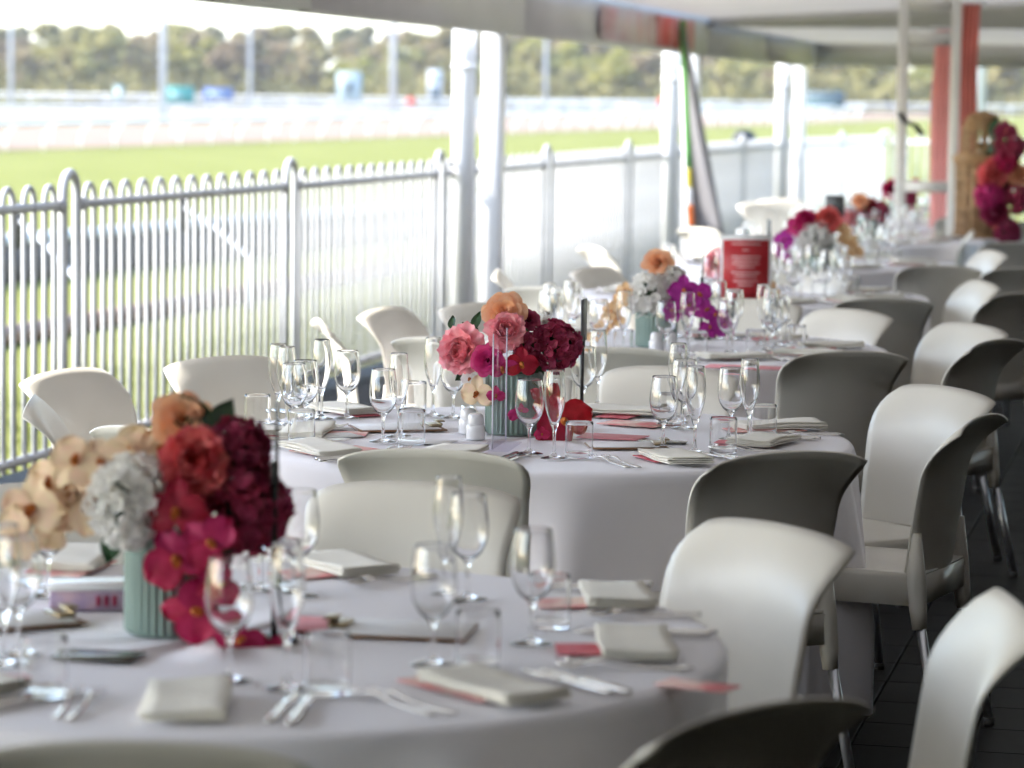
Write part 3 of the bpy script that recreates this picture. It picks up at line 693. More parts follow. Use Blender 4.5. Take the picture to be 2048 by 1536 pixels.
CARD = mesh('menu_card', *cbox(.105, .21, .0022, .0006), 'artcard', smooth=False); CARDR = mesh('red_card', *cbox(.10, .15, .002, .0006), 'redcard', smooth=False)
TCL = TZ + .0035
GPX = {  # explicit glass positions: table -> {place: {kind: (u,v) of the foot}}
 1: {0: {'W': (1058, 908), 'F': (1108, 917), 'T': (1158, 915)}, 1: {'W': (1326, 900), 'F': (1389, 906), 'T': (1446, 905)}, 2: {'W': (1461, 878), 'F': (1497, 886), 'T': (1527, 876)},
     3: {'W': (1368, 858), 'F': (1354, 845), 'T': (1338, 852)}, 4: {'W': (1166, 826), 'F': (1195, 812), 'T': (1130, 815)}, 5: {'F': (866, 832), 'W': (906, 836), 'T': (828, 826)},
     6: {'F': (643, 838), 'W': (694, 837), 'T': (612, 838)}, 7: {'F': (556, 850), 'W': (610, 862), 'T': (515, 855)}, 8: {'W': (588, 870), 'F': (573, 857), 'T': (603, 888)}, 9: {'W': (766, 884), 'F': (797, 874), 'T': (823, 888)}},
 0: {0: {'W': (458, 1362), 'F': (573, 1378), 'T': (655, 1386)}, 1: {'W': (866, 1330), 'T': (955, 1335)}, 2: {'W': (1064, 1288), 'T': (1099, 1254)}, 3: {'W': (935, 1199), 'F': (895, 1201)},
     9: {'W': (36, 1310), 'F': (8, 1330), 'T': (88, 1392)}, 4: {'W': (598, 1192), 'F': (520, 1178), 'T': (562, 1182)}, 5: {'W': (96, 1192), 'T': (60, 1180)}}}
NPX = {1: {0: (905, 912), 1: (1352, 922), 3: (1560, 858), 4: (1245, 828), 6: (688, 825), 9: (640, 905), 7: (490, 866)},
       0: {0: (375, 1416), 1: (985, 1386), 2: (1272, 1300), 3: (1232, 1202), 4: (690, 1140), 5: (155, 1128)}}
gi = random.Random(21); K = {'W': ('wine_glass', 'wine glass', WINE), 'F': ('champagne_flute', 'champagne flute', FLUTE), 'T': ('tumbler', 'tumbler', TUMB)}
for ti, (cx, cyy) in enumerate(TABLES):
    c = Vector((cx, cyy, 0)); nm = TN[ti]
    for (k, a, base) in SEATS[ti]:
        if ti == 0 and k in (6, 7, 8): continue
        a = rad(a); er = Vector((math.cos(a), math.sin(a), 0)); et = Vector((-math.sin(a), math.cos(a), 0))   # et = sitter's right hand
        npx = NPX.get(ti, {}).get(k)
        N = P(*npx, TCL) if npx else c + er * gi.uniform(.60, .64) + Vector((0, 0, TCL))
        rz = a + math.pi / 2 + gi.uniform(-.12, .12)
        where = 'at %s place of the %s' % (POS[k], nm)
        far = ti >= 4
        # printed card under the napkin, napkin, cutlery
        ci = obj('menu_card', CARD if gi.random() < .6 else CARDR, loc=N - er * .055 - et * .01 + Vector((0, 0, .0006)), rot=(0, 0, rz + gi.uniform(-.1, .1)))
        tag(ci, 'red printed card under the napkin ' + where, 'card', 'printed cards at the place settings')
        na = obj('napkin', NAPK[gi.randrange(4)], loc=N + Vector((0, 0, .0032)), rot=(0, 0, rz + (math.pi / 2 if gi.random() < .35 else 0) + gi.uniform(-.15, .15)))
        tag(na, 'folded cream cotton napkin ' + where, 'napkin', 'folded napkins at the place settings')
        if not far:
            for q, off in enumerate((-.150, -.178)):
                f = obj('fork', FORKM, loc=N + et * off - er * (.01 * q) + Vector((0, 0, -.001)), rot=(0, 0, rz + gi.uniform(-.08, .08)))
                tag(f, '%s steel fork beside the napkin %s' % (('inner', 'outer')[q], where), 'fork', 'steel forks')
            for q, off in enumerate((.140, .166)):
                f = obj('knife', KNIFEM, loc=N + et * off + er * (.012 * q) + Vector((0, 0, .0005)), rot=(0, 0, rz + gi.uniform(-.06, .06)))
                tag(f, '%s steel knife beside the napkin %s' % (('inner', 'outer')[q], where), 'knife', 'steel knives')
        ex = GPX.get(ti, {}).get(k, {})
        for kk, (rr, tt) in {'W': (.43, .05), 'F': (.40, .115), 'T': (.46, .17)}.items():
            n_, lab, me = K[kk]
            if kk in ex: q = P(*ex[kk], TCL)
            else:
                if ti < 2 and ex: continue
                q = c + er * (rr + gi.uniform(-.02, .02)) + et * (tt + gi.uniform(-.02, .02)) + Vector((0, 0, TCL))
            o = obj(n_, me, loc=q, rot=(0, 0, gi.uniform(0, 6))); tag(o, 'clear empty %s %s' % (lab, where), lab if kk != 'F' else 'flute', lab + 's on the tables')

# ================================================================== FLOWERS
def petal_vf(L, Wd, cup=.3, curl=.2, ruff=0.0, rng=None, nu=6, nv=6, tip=.55):
    """petal growing along +Y from the origin, face towards +Z; cup bends the sides up, curl bends the end"""
    ph = rng.uniform(0, 6.28) if rng else 0
    def fn(a, b):
        s = a * 2 - 1
        if tip < .5: w = Wd * .5 * math.sin(math.pi * min(1, .04 + b * .96)) ** 1.15
        else:
            w = Wd * .5 * (max(math.sin(math.pi * b), .30) if b < .5 else math.sin(math.pi * b) ** .82 if b < .999 else .10); b = .5 - .5 * math.cos(math.pi * b)
        x = s * w; y = L * b - ruff * .4 * L * (abs(s) ** 2) * b * .3
        z = cup * Wd * s * s * b + curl * L * b * b + ruff * L * .10 * math.sin(5 * s + ph + b * 2) * b * b
        return (x, y, z)
    return grid(fn, nu, nv)
def place(vf, ang, tilt, off=0.0, zoff=0.0):
    """tilt 0 = flat outwards, pi/2 = standing up along +Z"""
    m = Matrix.Rotation(ang, 4, 'Z') @ Matrix.Translation((0, off, zoff)) @ Matrix.Rotation(tilt, 4, 'X'); return xf(vf, m)
def rose(R, seed):
    rng = random.Random(seed); out = [(lathe([(0, -.3 * R), (.16 * R, -.25 * R), (.2 * R, -.05 * R), (.1 * R, .1 * R), (0, .15 * R)], 10), None)]
    for (n, D, r0, r1, h, lip) in [(3, 1.25, .03, .09, .62, .05), (3, 1.10, .06, .19, .64, .07), (4, .95, .10, .32, .62, .09), (5, .80, .14, .47, .56, .13), (5, .76, .16, .64, .46, .17), (6, .66, .18, .80, .30, .22), (6, .62, .18, .92, .10, .22)]:
        a0 = rng.uniform(0, 6.28)
        for i in range(n):
            th = a0 + i * 6.283 / n + rng.uniform(-.12, .12); hh = h * rng.uniform(.93, 1.06); ph = rng.uniform(0, 6.28); rr = rng.uniform(.95, 1.05)
            def fn(a, b, th=th, hh=hh, ph=ph, rr=rr, D=D, r0=r0, r1=r1, lip=lip):
                s = a * 2 - 1; q = b * (1 - .30 * abs(s) ** 3.2); ang = th + s * D * (.55 + .45 * b)
                r = (r0 + (r1 - r0) * q ** .8 + lip * q ** 5 * (1 + .25 * math.sin(3 * s + ph))) * rr - .03 * (s + 1) * .5
                z = -.22 + (hh + .22) * q - .5 * lip * q ** 7 + .018 * math.sin(4 * s + ph) * q
                return (R * r * math.cos(ang), R * r * math.sin(ang), R * z)
            out.append((grid(fn, 9, 8), 'petal'))
    return out
def peony(R, seed):
    rng = random.Random(seed); out = [(lathe([(0, -.2 * R), (.22 * R, -.1 * R), (.2 * R, .05 * R), (0, .12 * R)], 10), None)]
    for (n, L, W_, tilt, cup, curl) in [(6, .42, .48, 1.45, .55, .25), (8, .58, .62, 1.25, .45, .22), (9, .74, .74, 1.02, .34, .18), (9, .88, .84, .78, .26, .12), (9, 1.00, .90, .50, .18, .04), (8, 1.06, .92, .20, .12, -.06), (6, 1.0, .9, -.15, .1, -.1)]:
        a0 = rng.uniform(0, 6.28)
        for i in range(n):
            Lp, Wp, ph, k = L * R * rng.uniform(.86, 1.1), W_ * R * rng.uniform(.85, 1.15), rng.uniform(0, 6.28), rng.uniform(.7, 1.3)
            def fn(a, b, Lp=Lp, Wp=Wp, ph=ph, k=k, cup=cup, curl=curl):
                s = a * 2 - 1; w = Wp * .5 * (.25 + .75 * min(1, b / .55) ** .7) * (1 - .18 * max(0, b - .7) / .3)
                y = Lp * b * (1 - .16 * abs(s) ** 2.5 * b) - Lp * .10 * b ** 4 * abs(math.sin(3.4 * s + ph)); z = cup * Wp * s * s * b + curl * k * Lp * b * b + .05 * Lp * b * b * math.sin(6 * s + ph)
                return (w * s, y, z)
            out.append((place(grid(fn, 9, 6), a0 + i * 6.283 / n + rng.uniform(-.2, .2), tilt + rng.uniform(-.15, .15), .06 * R, -.08 * R), 'petal'))
    return out
def hydrangea(R, seed, n=92, fs=.265):
    rng = random.Random(seed); out = [(lathe([(0, -.7 * R), (.5 * R, -.5 * R), (.68 * R, 0), (.5 * R, .5 * R), (0, .7 * R)], 12), None)]
    for i in range(n):
        z = 1 - 1.72 * (i + .5) / n; a = i * 2.39996; d = Vector((math.sqrt(max(0, 1 - z * z)) * math.cos(a), math.sqrt(max(0, 1 - z * z)) * math.sin(a), z)) + Vector((rng.gauss(0, .08), rng.gauss(0, .08), rng.gauss(0, .08)))
        d.normalize(); k = fs * R * rng.uniform(.85, 1.2); ps = []
        for q in range(4): ps.append(place(petal_vf(k * rng.uniform(.9, 1.1), k * 1.12, .22, rng.uniform(-.12, .18), .5, rng, 4, 4, .9), q * 1.5708 + rng.uniform(-.15, .15), .22 + rng.uniform(-.15, .2)))
        m = Matrix.Translation(d * R * rng.uniform(.78, .97)) @ Matrix(facing(d + Vector((rng.gauss(0, .22), rng.gauss(0, .22), rng.gauss(0, .22))), rng.uniform(0, 6.28)).to_matrix().to_4x4()); out.append((xf(join(*ps), m), 'floret'))
    return out
def orchid(R, seed):
    rng = random.Random(seed); out = [(lathe([(0, -.12 * R), (.10 * R, -.08 * R), (.13 * R, .05 * R), (.06 * R, .16 * R), (0, .2 * R)], 8), None)]
    for a in (math.pi / 2 + .1, -math.pi / 2 - .1): out.append((place(petal_vf(R * rng.uniform(.95, 1.05), 1.12 * R, .16, -.26, .9, rng, 9, 8, .95), a, .12), 'petal'))
    for a in (0, 2.25, -2.25): out.append((place(petal_vf(R * rng.uniform(.9, 1.0), .72 * R, .16, -.30, .6, rng, 8, 8, .8), a, .02, 0, -.02 * R), 'petal'))
    lip = join(place(petal_vf(.34 * R, .26 * R, .5, .35, .4, rng, 5, 5, .6), math.pi, .45), place(petal_vf(.28 * R, .22 * R, .6, .4, 0, rng, 4, 4), math.pi - 1.1, .9), place(petal_vf(.28 * R, .22 * R, .6, .4, 0, rng, 4, 4), math.pi + 1.1, .9)); out.append((lip, 'lip')); return out
GEN = {'rose': rose, 'peony': peony, 'hydrangea': hydrangea, 'orchid': orchid}
CORE = {'rose': 'leaf', 'peony': 'throat', 'hydrangea': 'leaf', 'orchid': 'throat'}
LEAFM = [mesh('leaf', *petal_vf(.085, .042, .25, c, .3, random.Random(i), 5, 8, .3), 'leaf') for i, c in enumerate((-.35, -.1, -.5))]
def flower(kind, m, R, at, n, root, split, seed, roll=0.0, label=None):
    pc = GEN[kind](R, seed); rot = facing(n, roll); loc = Vector(at) - root.location
    if split:
        core = obj(kind, mesh('core', *pc[0][0], CORE[kind]), root, loc, rot)
        for vf, nm in pc[1:]: obj(nm, mesh(nm, *vf, 'throat' if nm == 'lip' else m), core)
    else:
        core = obj(kind, mesh(kind, *join(*[p[0] for p in pc[1:]]), m), root, loc, rot); obj('centre', mesh('centre', *pc[0][0], CORE[kind]), core)
    if label: core['label'] = label
    return core
def leafat(at, n, root, roll=0.0, sc=1.0, k=0):
    return obj('leaf', LEAFM[k % 3], root, Vector(at) - root.location, facing(n, roll), scale=sc)
def spray(root, pts):
    obj('stem', tube([Vector(p) - root.location for p in pts], .0028, 6), root, m='stem')
def ribbed(r, h):
    N = 34
    def wob(k, n, z): return 1.0 + (.034 * (1 if k % 4 in (0, 1) else -1) if .004 < z < h - .004 else 0)
    return lathe([(0, 0), (r * .94, 0), (r, .006), (r, .012), (r, h - .010), (r, h - .003), (r * .97, h), (r * .90, h), (r * .88, h - .02), (r * .86, .015), (0, .014)], N * 4, wob)
VASE = mesh('vase', *ribbed(.075, .165), 'vase')
def arrangement(base, label, group='centrepiece flower arrangements'):
    o = empty('flower_arrangement', base); obj('vase', VASE, o); tag(o, label, 'flower arrangement', group)
    obj('foam', lathe([(0, .13), (.062, .13), (.066, .158), (0, .172)], 20), o, m='leaf'); return o
CAMD = Vector((0, -1, .05))
def fd(dx, dz, fwd=1.0): return Vector((dx, -fwd, dz))

# --- second table (in focus): depth of the vase 8.23
b1 = P(1027, 866, TCL); Y1 = b1.y
f1 = arrangement(b1, 'sage green ribbed vase of apricot, pink and burgundy flowers on the second table')
flower('rose', 'apricot', .058, PD(1009, 628, Y1 - .02), fd(-.05, .38), f1, True, 1, .4)
flower('peony', 'pink', .068, PD(925, 702, Y1 - .01), fd(-.45, .1), f1, True, 2)
flower('peony', 'pink', .056, PD(1012, 664, Y1 - .075), fd(.05, .55), f1, True, 3, label='half open candy pink peony below the rose')
flower('rose', 'magenta', .042, PD(974, 720, Y1 - .085), fd(-.25, .1), f1, True, 4, label='magenta garden rose at the vase rim')
flower('hydrangea', 'burgundy', .066, PD(1112, 692, Y1 - .02), fd(.35, .35), f1, True, 5)
flower('hydrangea', 'burgundy', .038, PD(1055, 694, Y1 - .05), fd(-.1, .2), f1, True, 6)
flower('rose', 'burgundy', .030, PD(1058, 640, Y1 - .01), fd(.3, .6), f1, True, 7)
flower('orchid', 'crimson', .050, PD(1043, 727, Y1 - .10), fd(.15, -.15), f1, True, 8)
flower('peony', 'whitep', .036, PD(1088, 655, Y1 + .05), fd(.2, .6), f1, True, 9)
flower('orchid', 'magenta', .045, PD(1004, 735, Y1 - .10), fd(0, -.7), f1, True, 10, .3)
flower('orchid', 'cream', .052, PD(954, 786, Y1 - .05), fd(-.5, -.1), f1, True, 11, label='pale cream orchid bloom hanging left of the vase')
flower('orchid', 'whitep', .030, PD(940, 757, Y1 - .02), fd(-.5, .1), f1, True, 12)
flower('orchid', 'magenta', .028, PD(992, 790, Y1 - .09), fd(-.1, -.4), f1, True, 13); flower('orchid', 'magenta', .030, PD(1036, 828, Y1 - .10), fd(.2, -.3), f1, True, 14)
flower('orchid', 'crimson', .082, PD(1128, 842, Y1 - .13), fd(.12, .25), f1, True, 15, .5, 'large dark red orchid bloom lying on the cloth')
flower('orchid', 'crimson', .055, PD(1095, 800, Y1 - .08), fd(.3, 0), f1, True, 16, 1.0); flower('orchid', 'rasp', .022, PD(1084, 868, Y1 - .15), fd(0, .2), f1, True, 17)
spray(f1, [b1 + Vector((.03, -.02, .16)), PD(1085, 770, Y1 - .08), PD(1105, 830, Y1 - .1), PD(1135, 850, Y1 - .11)])
spray(f1, [b1 + Vector((-.03, -.02, .16)), PD(965, 745, Y1 - .04), PD(952, 785, Y1 - .03)])
for (u, v, dx, dz, rl, sc, k) in [(948, 662, -.5, .4, 0, .9, 0), (958, 668, -.3, .9, 1, 1, 1), (950, 752, -.6, -.3, 2.6, 1.15, 2), (965, 690, -.2, .2, 3, 1.1, 0), (1032, 700, 0, .2, 3.2, 1.1, 1), (1055, 668, .3, .7, 0, 1, 2), (905, 660, -.8, .6, .5, .8, 0), (1075, 722, .4, -.2, 3.3, 1, 1), (1000, 695, 0, .1, 2.7, 1.2, 2), (1030, 715, .1, 0, 3.6, 1, 0), (945, 735, -.5, -.1, 2.2, 1, 1), (1020, 690, .1, .3, .4, 1.1, 1)]:
    leafat(PD(u, v, Y1 + .01), fd(dx, dz), f1, rl, sc * .8, k)
# --- front table
b0 = P(341, 1262, TCL); Y0 = b0.y
f0 = arrangement(b0, 'sage green ribbed vase with cream, white and crimson flowers on the front table')
flower('rose', 'apricot', .050, PD(366, 842, Y0), fd(.1, .6), f0, True, 20, label='loose apricot rose at the very top')
flower('peony', 'coral', .066, PD(390, 932, Y0 - .05), fd(.05, .45), f0, True, 21)
flower('hydrangea', 'burgundy', .058, PD(470, 905, Y0), fd(.4, .5), f0, True, 22); flower('hydrangea', 'burgundy', .076, PD(492, 1012, Y0 - .02), fd(.5, .1), f0, True, 23)
flower('hydrangea', 'whitep', .076, PD(266, 1000, Y0 - .05), fd(-.3, .3), f0, True, 24, label='large white hydrangea head on the left')
for i, (u, v, R, dx, dz) in enumerate([(65, 1015, .062, -.4, 0), (140, 975, .066, -.3, .2), (205, 930, .064, -.3, .5), (110, 1050, .050, -.2, -.2), (185, 1005, .060, 0, 0), (262, 905, .056, -.1, .7), (35, 1070, .050, -.4, -.2), (320, 900, .045, -.1, .6), (150, 925, .055, -.2, .6), (100, 970, .055, -.5, .3)]):
    flower('orchid', 'cream', R, PD(u, v, Y0 - .03 + .02 * (i % 2)), fd(dx, dz), f0, True, 30 + i, .3 * i)
for i, (u, v, R) in enumerate([(352, 1022, .058), (352, 1118, .062), (420, 1085, .052), (390, 1222, .060), (440, 1170, .045), (478, 1282, .050), (535, 1302, .042)]):
    flower('orchid', 'rasp' if i else 'crimson', R, PD(u, v, Y0 - .11 - .01 * (i % 3)), fd(-.1 + .06 * i, .05), f0, True, 40 + i, .5 * i)
spray(f0, [b0 + Vector((0, -.05, .16)), PD(360, 1060, Y0 - .1), PD(380, 1170, Y0 - .1), PD(430, 1260, Y0 - .1), PD(530, 1300, Y0 - .1)]); spray(f0, [b0 + Vector((-.03, 0, .16)), PD(240, 960, Y0 - .01), PD(140, 990, Y0 - .01), PD(40, 1060, Y0 - .01)])
for (u, v, dx, dz, rl, sc) in [(340, 880, -.2, .6, 0, 1), (430, 870, .3, .7, .6, 1.1), (450, 1060, .2, -.3, 3, 1.1), (330, 1060, -.3, -.2, 2.6, 1), (230, 1055, -.3, -.4, 2.8, .9), (400, 980, 0, .2, 3, 1.2), (420, 870, .1, .8, 5.8, 1)]: leafat(PD(u, v, Y0 - .02), fd(dx, dz), f0, rl, sc, 1)
# --- third table
b2 = P(1312, 693, TCL); Y2 = b2.y
f2 = arrangement(b2, 'sage green vase with white hydrangea and purple orchids on the third table')
flower('rose', 'apricot', .056, PD(1317, 526, Y2), fd(-.05, .8), f2, True, 50)
flower('hydrangea', 'whitep', .082, PD(1300, 590, Y2 - .03), fd(-.2, .3), f2, True, 51); flower('hydrangea', 'whitep', .055, PD(1340, 560, Y2), fd(.3, .5), f2, True, 52)
flower('peony', 'magenta', .045, PD(1275, 600, Y2 + .02), fd(-.5, 0), f2, False, 53)
for i, (u, v, R) in enumerate([(1368, 580, .060), (1398, 588, .055), (1345, 620, .050), (1412, 620, .045), (1430, 630, .045), (1420, 655, .042), (1448, 655, .040), (1380, 610, .05)]): flower('orchid', 'purple', R, PD(u, v, Y2 - .09), fd(.1, .1), f2, True, 54 + i, .7 * i)
for i, (u, v, R) in enumerate([(1250, 580, .036), (1238, 605, .04), (1222, 622, .04), (1212, 645, .036), (1235, 640, .034), (1200, 665, .03), (1185, 672, .028)]): flower('orchid', 'peach', R, PD(u, v, Y2 - .05), fd(-.3, .1), f2, True, 64 + i, .6 * i)
spray(f2, [b2 + Vector((.04, -.03, .16)), PD(1390, 600, Y2 - .08), PD(1425, 640, Y2 - .08), PD(1445, 660, Y2 - .08)]); spray(f2, [b2 + Vector((-.04, 0, .16)), PD(1260, 590, Y2 - .04), PD(1230, 620, Y2 - .04), PD(1190, 672, Y2 - .04)])
for (u, v, rl) in [(1300, 605, 3), (1345, 600, 2.6)]: leafat(PD(u, v, Y2 - .06), fd(0, .3), f2, rl, .7)
# --- far tables
def farset(ti, u, v, lst, label):
    b = P(u, v, TCL); f = arrangement(b, label)
    for i, (kd, m, R, uu, vv, dx, dz) in enumerate(lst): flower(kd, m, R, PD(uu, vv, b.y - .04), fd(dx, dz), f, False, 80 + ti * 20 + i, i * .7)
    for i in range(4): leafat(b + Vector((R_.uniform(-.06, .06), -.06, .18)), fd(R_.uniform(-1, 1), .4), f, i, 1.1)
    return b
farset(3, 1490, 592, [('peony', 'pink', .075, 1436, 530, -.4, .2), ('rose', 'apricot', .05, 1490, 500, 0, .7), ('hydrangea', 'burgundy', .06, 1495, 545, .1, .2), ('orchid', 'peach', .045, 1545, 580, .3, 0), ('orchid', 'peach', .04, 1552, 600, .3, -.2), ('peony', 'magenta', .06, 1470, 545, -.1, .1)], 'vase of pink and burgundy flowers half hidden behind the red menu sign')
farset(4, 1640, 548, [('orchid', 'purple', .06, 1568, 478, -.2, .1), ('orchid', 'purple', .055, 1560, 500, -.2, .1), ('orchid', 'purple', .05, 1575, 515, -.2, 0), ('orchid', 'magenta', .06, 1590, 455, -.1, .4), ('peony', 'magenta', .06, 1612, 440, 0, .5), ('peony', 'coral', .075, 1655, 440, .1, .4), ('hydrangea', 'whitep', .095, 1632, 478, 0, .1), ('orchid', 'peach', .06, 1688, 465, .3, .1), ('orchid', 'peach', .055, 1702, 485, .3, 0), ('orchid', 'peach', .05, 1712, 503, .3, -.1)], 'vase with purple sprays, white hydrangea and peach orchids on the fifth table')
farset(5, 1737, 482, [('rose', 'apricot', .06, 1722, 402, 0, .6), ('peony', 'crimson', .08, 1742, 420, .1, .3), ('orchid', 'crimson', .06, 1752, 448, .3, 0), ('orchid', 'crimson', .06, 1757, 468, .3, -.1), ('hydrangea', 'burgundy', .07, 1760, 425, .3, .2)], 'vase with an orange rose and trailing crimson flowers on the sixth table')
farset(6, 1800, 440, [('peony', 'rasp', .09, 1785, 380, -.1, .3), ('hydrangea', 'burgundy', .09, 1812, 395, .2, .3), ('orchid', 'magenta', .07, 1830, 372, .3, .3), ('orchid', 'magenta', .07, 1822, 428, .3, -.1)], 'vase with raspberry and burgundy flowers on the seventh table')

# ================================================================== TABLE-TOP PIECES
def number_stand(u, v, h, label, yaw, card=(.085, .12), m='slate'):
    q = P(u, v, TCL); o = empty('table_number_stand', q, yaw)
    obj('base', cbox(.075, .075, .006, .002), o, m='black'); obj('rod', tube([(0, 0, .005), (0, 0, h - .075)], .0052, 10), o, m='black')
    obj('clip', cbox(.014, .016, .04, .003), o, (0, 0, h - .105), m='black')
    obj('card', xf(cbox(.004, card[0], card[1], .001), Matrix.Translation((.003, 0, h - card[1] * .72))), o, m=m); tag(o, label, 'table stand', 'black table number stands'); return o
number_stand(1163, 832, .30, 'slim black number stand with edge-on card on the second table', rad(-11))
number_stand(548, 1278, .36, 'slim black number stand with edge-on card on the front table', rad(6), m='black')
number_stand(1402, 678, .30, 'slim black number stand beside purple orchids on the third table', rad(-3), m='black')
number_stand(1534, 590, .32, 'small black number stand behind the red menu sign', rad(5), m='black')
number_stand(1667, 520, .34, 'black number card above the white flowers on the fifth table', rad(60), (.12, .12), 'black')
def menu_holder(u, v, yaw, label, red=False, w=.215, h=.30):
    q = P(u, v, TCL); o = empty('acrylic_menu_holder', q, yaw)
    obj('base', cbox(w, .085, .004, .001), o, m='acrylic'); up = obj('panel', xf(cbox(w, .0035, h, .0008), Matrix.Translation((0, 0, .0045))), o, m='acrylic')
    for sx in (-1, 1): obj('panel_edge', box(sx * (w / 2 + .0012) - .001, sx * (w / 2 + .0012) + .001, -.0018, .0018, .006, h), o, m='acryledge')
    if red:
        pg = obj('menu_page', box(-w / 2 + .010, w / 2 - .010, -.0065, -.0045, .012, h - .022), o, m='redboard')
        obj('page_border', box(-w / 2 + .001, w / 2 - .001, -.0042, -.0026, .006, h - .001), o, m='paper')
        for i, (wd, z) in enumerate([(.13, .262), (.03, .235), (.13, .206), (.12, .19), (.12, .174), (.08, .158), (.13, .134), (.10, .118), (.11, .096), (.07, .078)]): obj('text_line', box(-wd / 2, wd / 2, -.0085, -.0072, z, z + .006), pg, m='print')
    tag(o, label, 'menu holder', 'acrylic menu holders'); return o
menu_holder(998, 894, rad(81), 'clear acrylic menu holder seen edge-on in front of the second vase')
menu_holder(1490, 606, rad(-3), 'upright crimson menu in an acrylic holder on the fourth table', True, .225, .305)
menu_holder(1700, 478, rad(4), 'small dark red menu sign on the sixth table', True, .15, .21)
SALT = mesh('shaker', *lathe(catmull([(0, 0), (.0225, .0005), (.0250, .004), (.0255, .026), (.0238, .035), (.0215, .039), (.0222, .043), (.0208, .058), (.0165, .066), (.008, .0685), (0, .069)], 4), 24), 'ceramic')
for nme, u, v, lb in [('salt_shaker', 951, 878, 'front white ceramic shaker beside the vase on the second table'), ('pepper_shaker', 936, 866, 'rear white ceramic shaker beside the vase on the second table'), ('salt_shaker', 1312, 702, 'white ceramic shaker before the vase on the third table'), ('pepper_shaker', 1340, 702, 'white ceramic shaker at right of the third vase')]:
    s_ = obj(nme, SALT, loc=P(u, v, TCL)); tag(s_, lb, 'shaker', 'ceramic shakers')
def clipboard(u, v, yaw, label, L=.24, Wd=.165):
    o = empty('clipboard', P(u, v, TCL + .001), yaw); obj('board', cbox(Wd, L, .004, .001), o, m='wood'); obj('paper', xf(cbox(Wd - .012, L - .02, .0016, .0004), Matrix.Translation((0, -.005, .0046))), o, m='paper')
    obj('clip', join(xf(cbox(.075, .03, .006, .002), Matrix.Translation((0, L / 2 - .02, .0064))), tube([(-.03, L / 2 - .005, .013), (.03, L / 2 - .005, .013)], .004, 8), xf(cbox(.045, .022, .004, .001), Matrix.Translation((0, L / 2 - .004, .018)))), o, m='clip'); tag(o, label, 'clipboard', 'wooden clipboards')
clipboard(795, 857, rad(-75), 'wooden clipboard with white page left of the second vase')
clipboard(8, 1245, rad(-60), 'brown clipboard at the left edge of the front table'); clipboard(800, 1262, rad(80), 'clipboard lying right of the vase on the front table')
clipboard(1255, 893, rad(-84), 'thin clipboard right of the red orchid on the second table', .20, .14)
def flat(name, u, v, w, l, yaw, m, label, cat, th=.002):
    o = obj(name, cbox(w, l, th, th * .3), None, P(u, v, TCL + .0012), (0, 0, rad(yaw)), m=m); tag(o, label, cat); return o
flat('envelope', 1225, 874, .12, .17, 70, 'pinkcard', 'dusty pink envelope beside the red orchid on the second table', 'envelope')
flat('card', 1270, 848, .12, .18, 60, 'artcard', 'printed card near the far right napkin of the second table', 'card')
flat('photo_card', 1325, 884, .05, .13, 80, 'photocard', 'small glossy dark card near the right glasses', 'card')
flat('card', 640, 855, .10, .15, 40, 'paper', 'white paper card among the left glasses of the second table', 'card')
flat('card', 665, 872, .10, .14, -60, 'paper', 'white card behind the near left napkin of the second table', 'card')
flat('photo_card', 200, 1312, .09, .13, 78, 'photocard', 'glossy dark photo card left of the front vase', 'card')
flat('envelope', 668, 1252, .14, .17, 75, 'pinkcard', 'dusty pink envelope right of the vase on the front table', 'envelope')
flat('card', 835, 1250, .05, .12, 85, 'photocard', 'dark narrow card beside the pink envelope on the front table', 'card')
flat('card', 1395, 1372, .06, .12, 60, 'artcard', 'small printed card near the right rim of the front table', 'card')
flat('card', 1500, 735, .13, .3, 75, 'pinkcard', 'long pink card across the near side of the third table', 'card')
flat('card', 860, 884, .10, .12, 70, 'paper', 'white card by the near left glasses of the second table', 'card')
bx = empty('gift_box', P(178, 1213, TCL), rad(8)); obj('body', cbox(.135, .09, .034, .002), bx, m='boxprint'); obj('lid', xf(cbox(.141, .096, .010, .002), Matrix.Translation((0, 0, .0345))), bx, m='ceramic')
for i, xx in enumerate((.012, .026, .040)): obj('lettering', box(xx, xx + .008, -.0475, -.0455, .008, .026), bx, m='burgundy')
tag(bx, 'lilac printed box with white lid left of the front vase', 'box')

# ================================================================== FAR PROPS
M['framewhite'] = mat('cream_painted_steel', (0.82, 0.79, 0.74), .45, noise=.03)
# white tower frame
tf = empty('tower_frame', P(1850, 505, 0.0) * 0 + Vector((PD(1850, 480, 22.0).x, 22.0, 0)), -AX + rad(4)); W2, D2, HT = .185, .185, 2.40; r = .034
for sx in (-1, 1):
    for sy in (-1, 1): obj('upright', xf(cbox(2 * r, 2 * r, HT, .004), Matrix.Translation((sx * W2, sy * D2, 0))), tf, m='framewhite')
for z in (.02, 1.04, 2.08, 2.33):
    for sx in (-1, 1): obj('crossbar', box(sx * W2 - r, sx * W2 + r, -D2 + r, D2 - r, z, z + (2 * r if z != 2.08 else 2.6 * r)), tf, m='framewhite')
    for sy in (-1, 1): obj('crossbar', box(-W2 + r, W2 - r, sy * D2 - r, sy * D2 + r, z + .001, z + .001 + (2 * r if z != 2.08 else 2.6 * r)), tf, m='framewhite')
tag(tf, 'tall open white tower frame standing before the pink drape', 'tower frame')
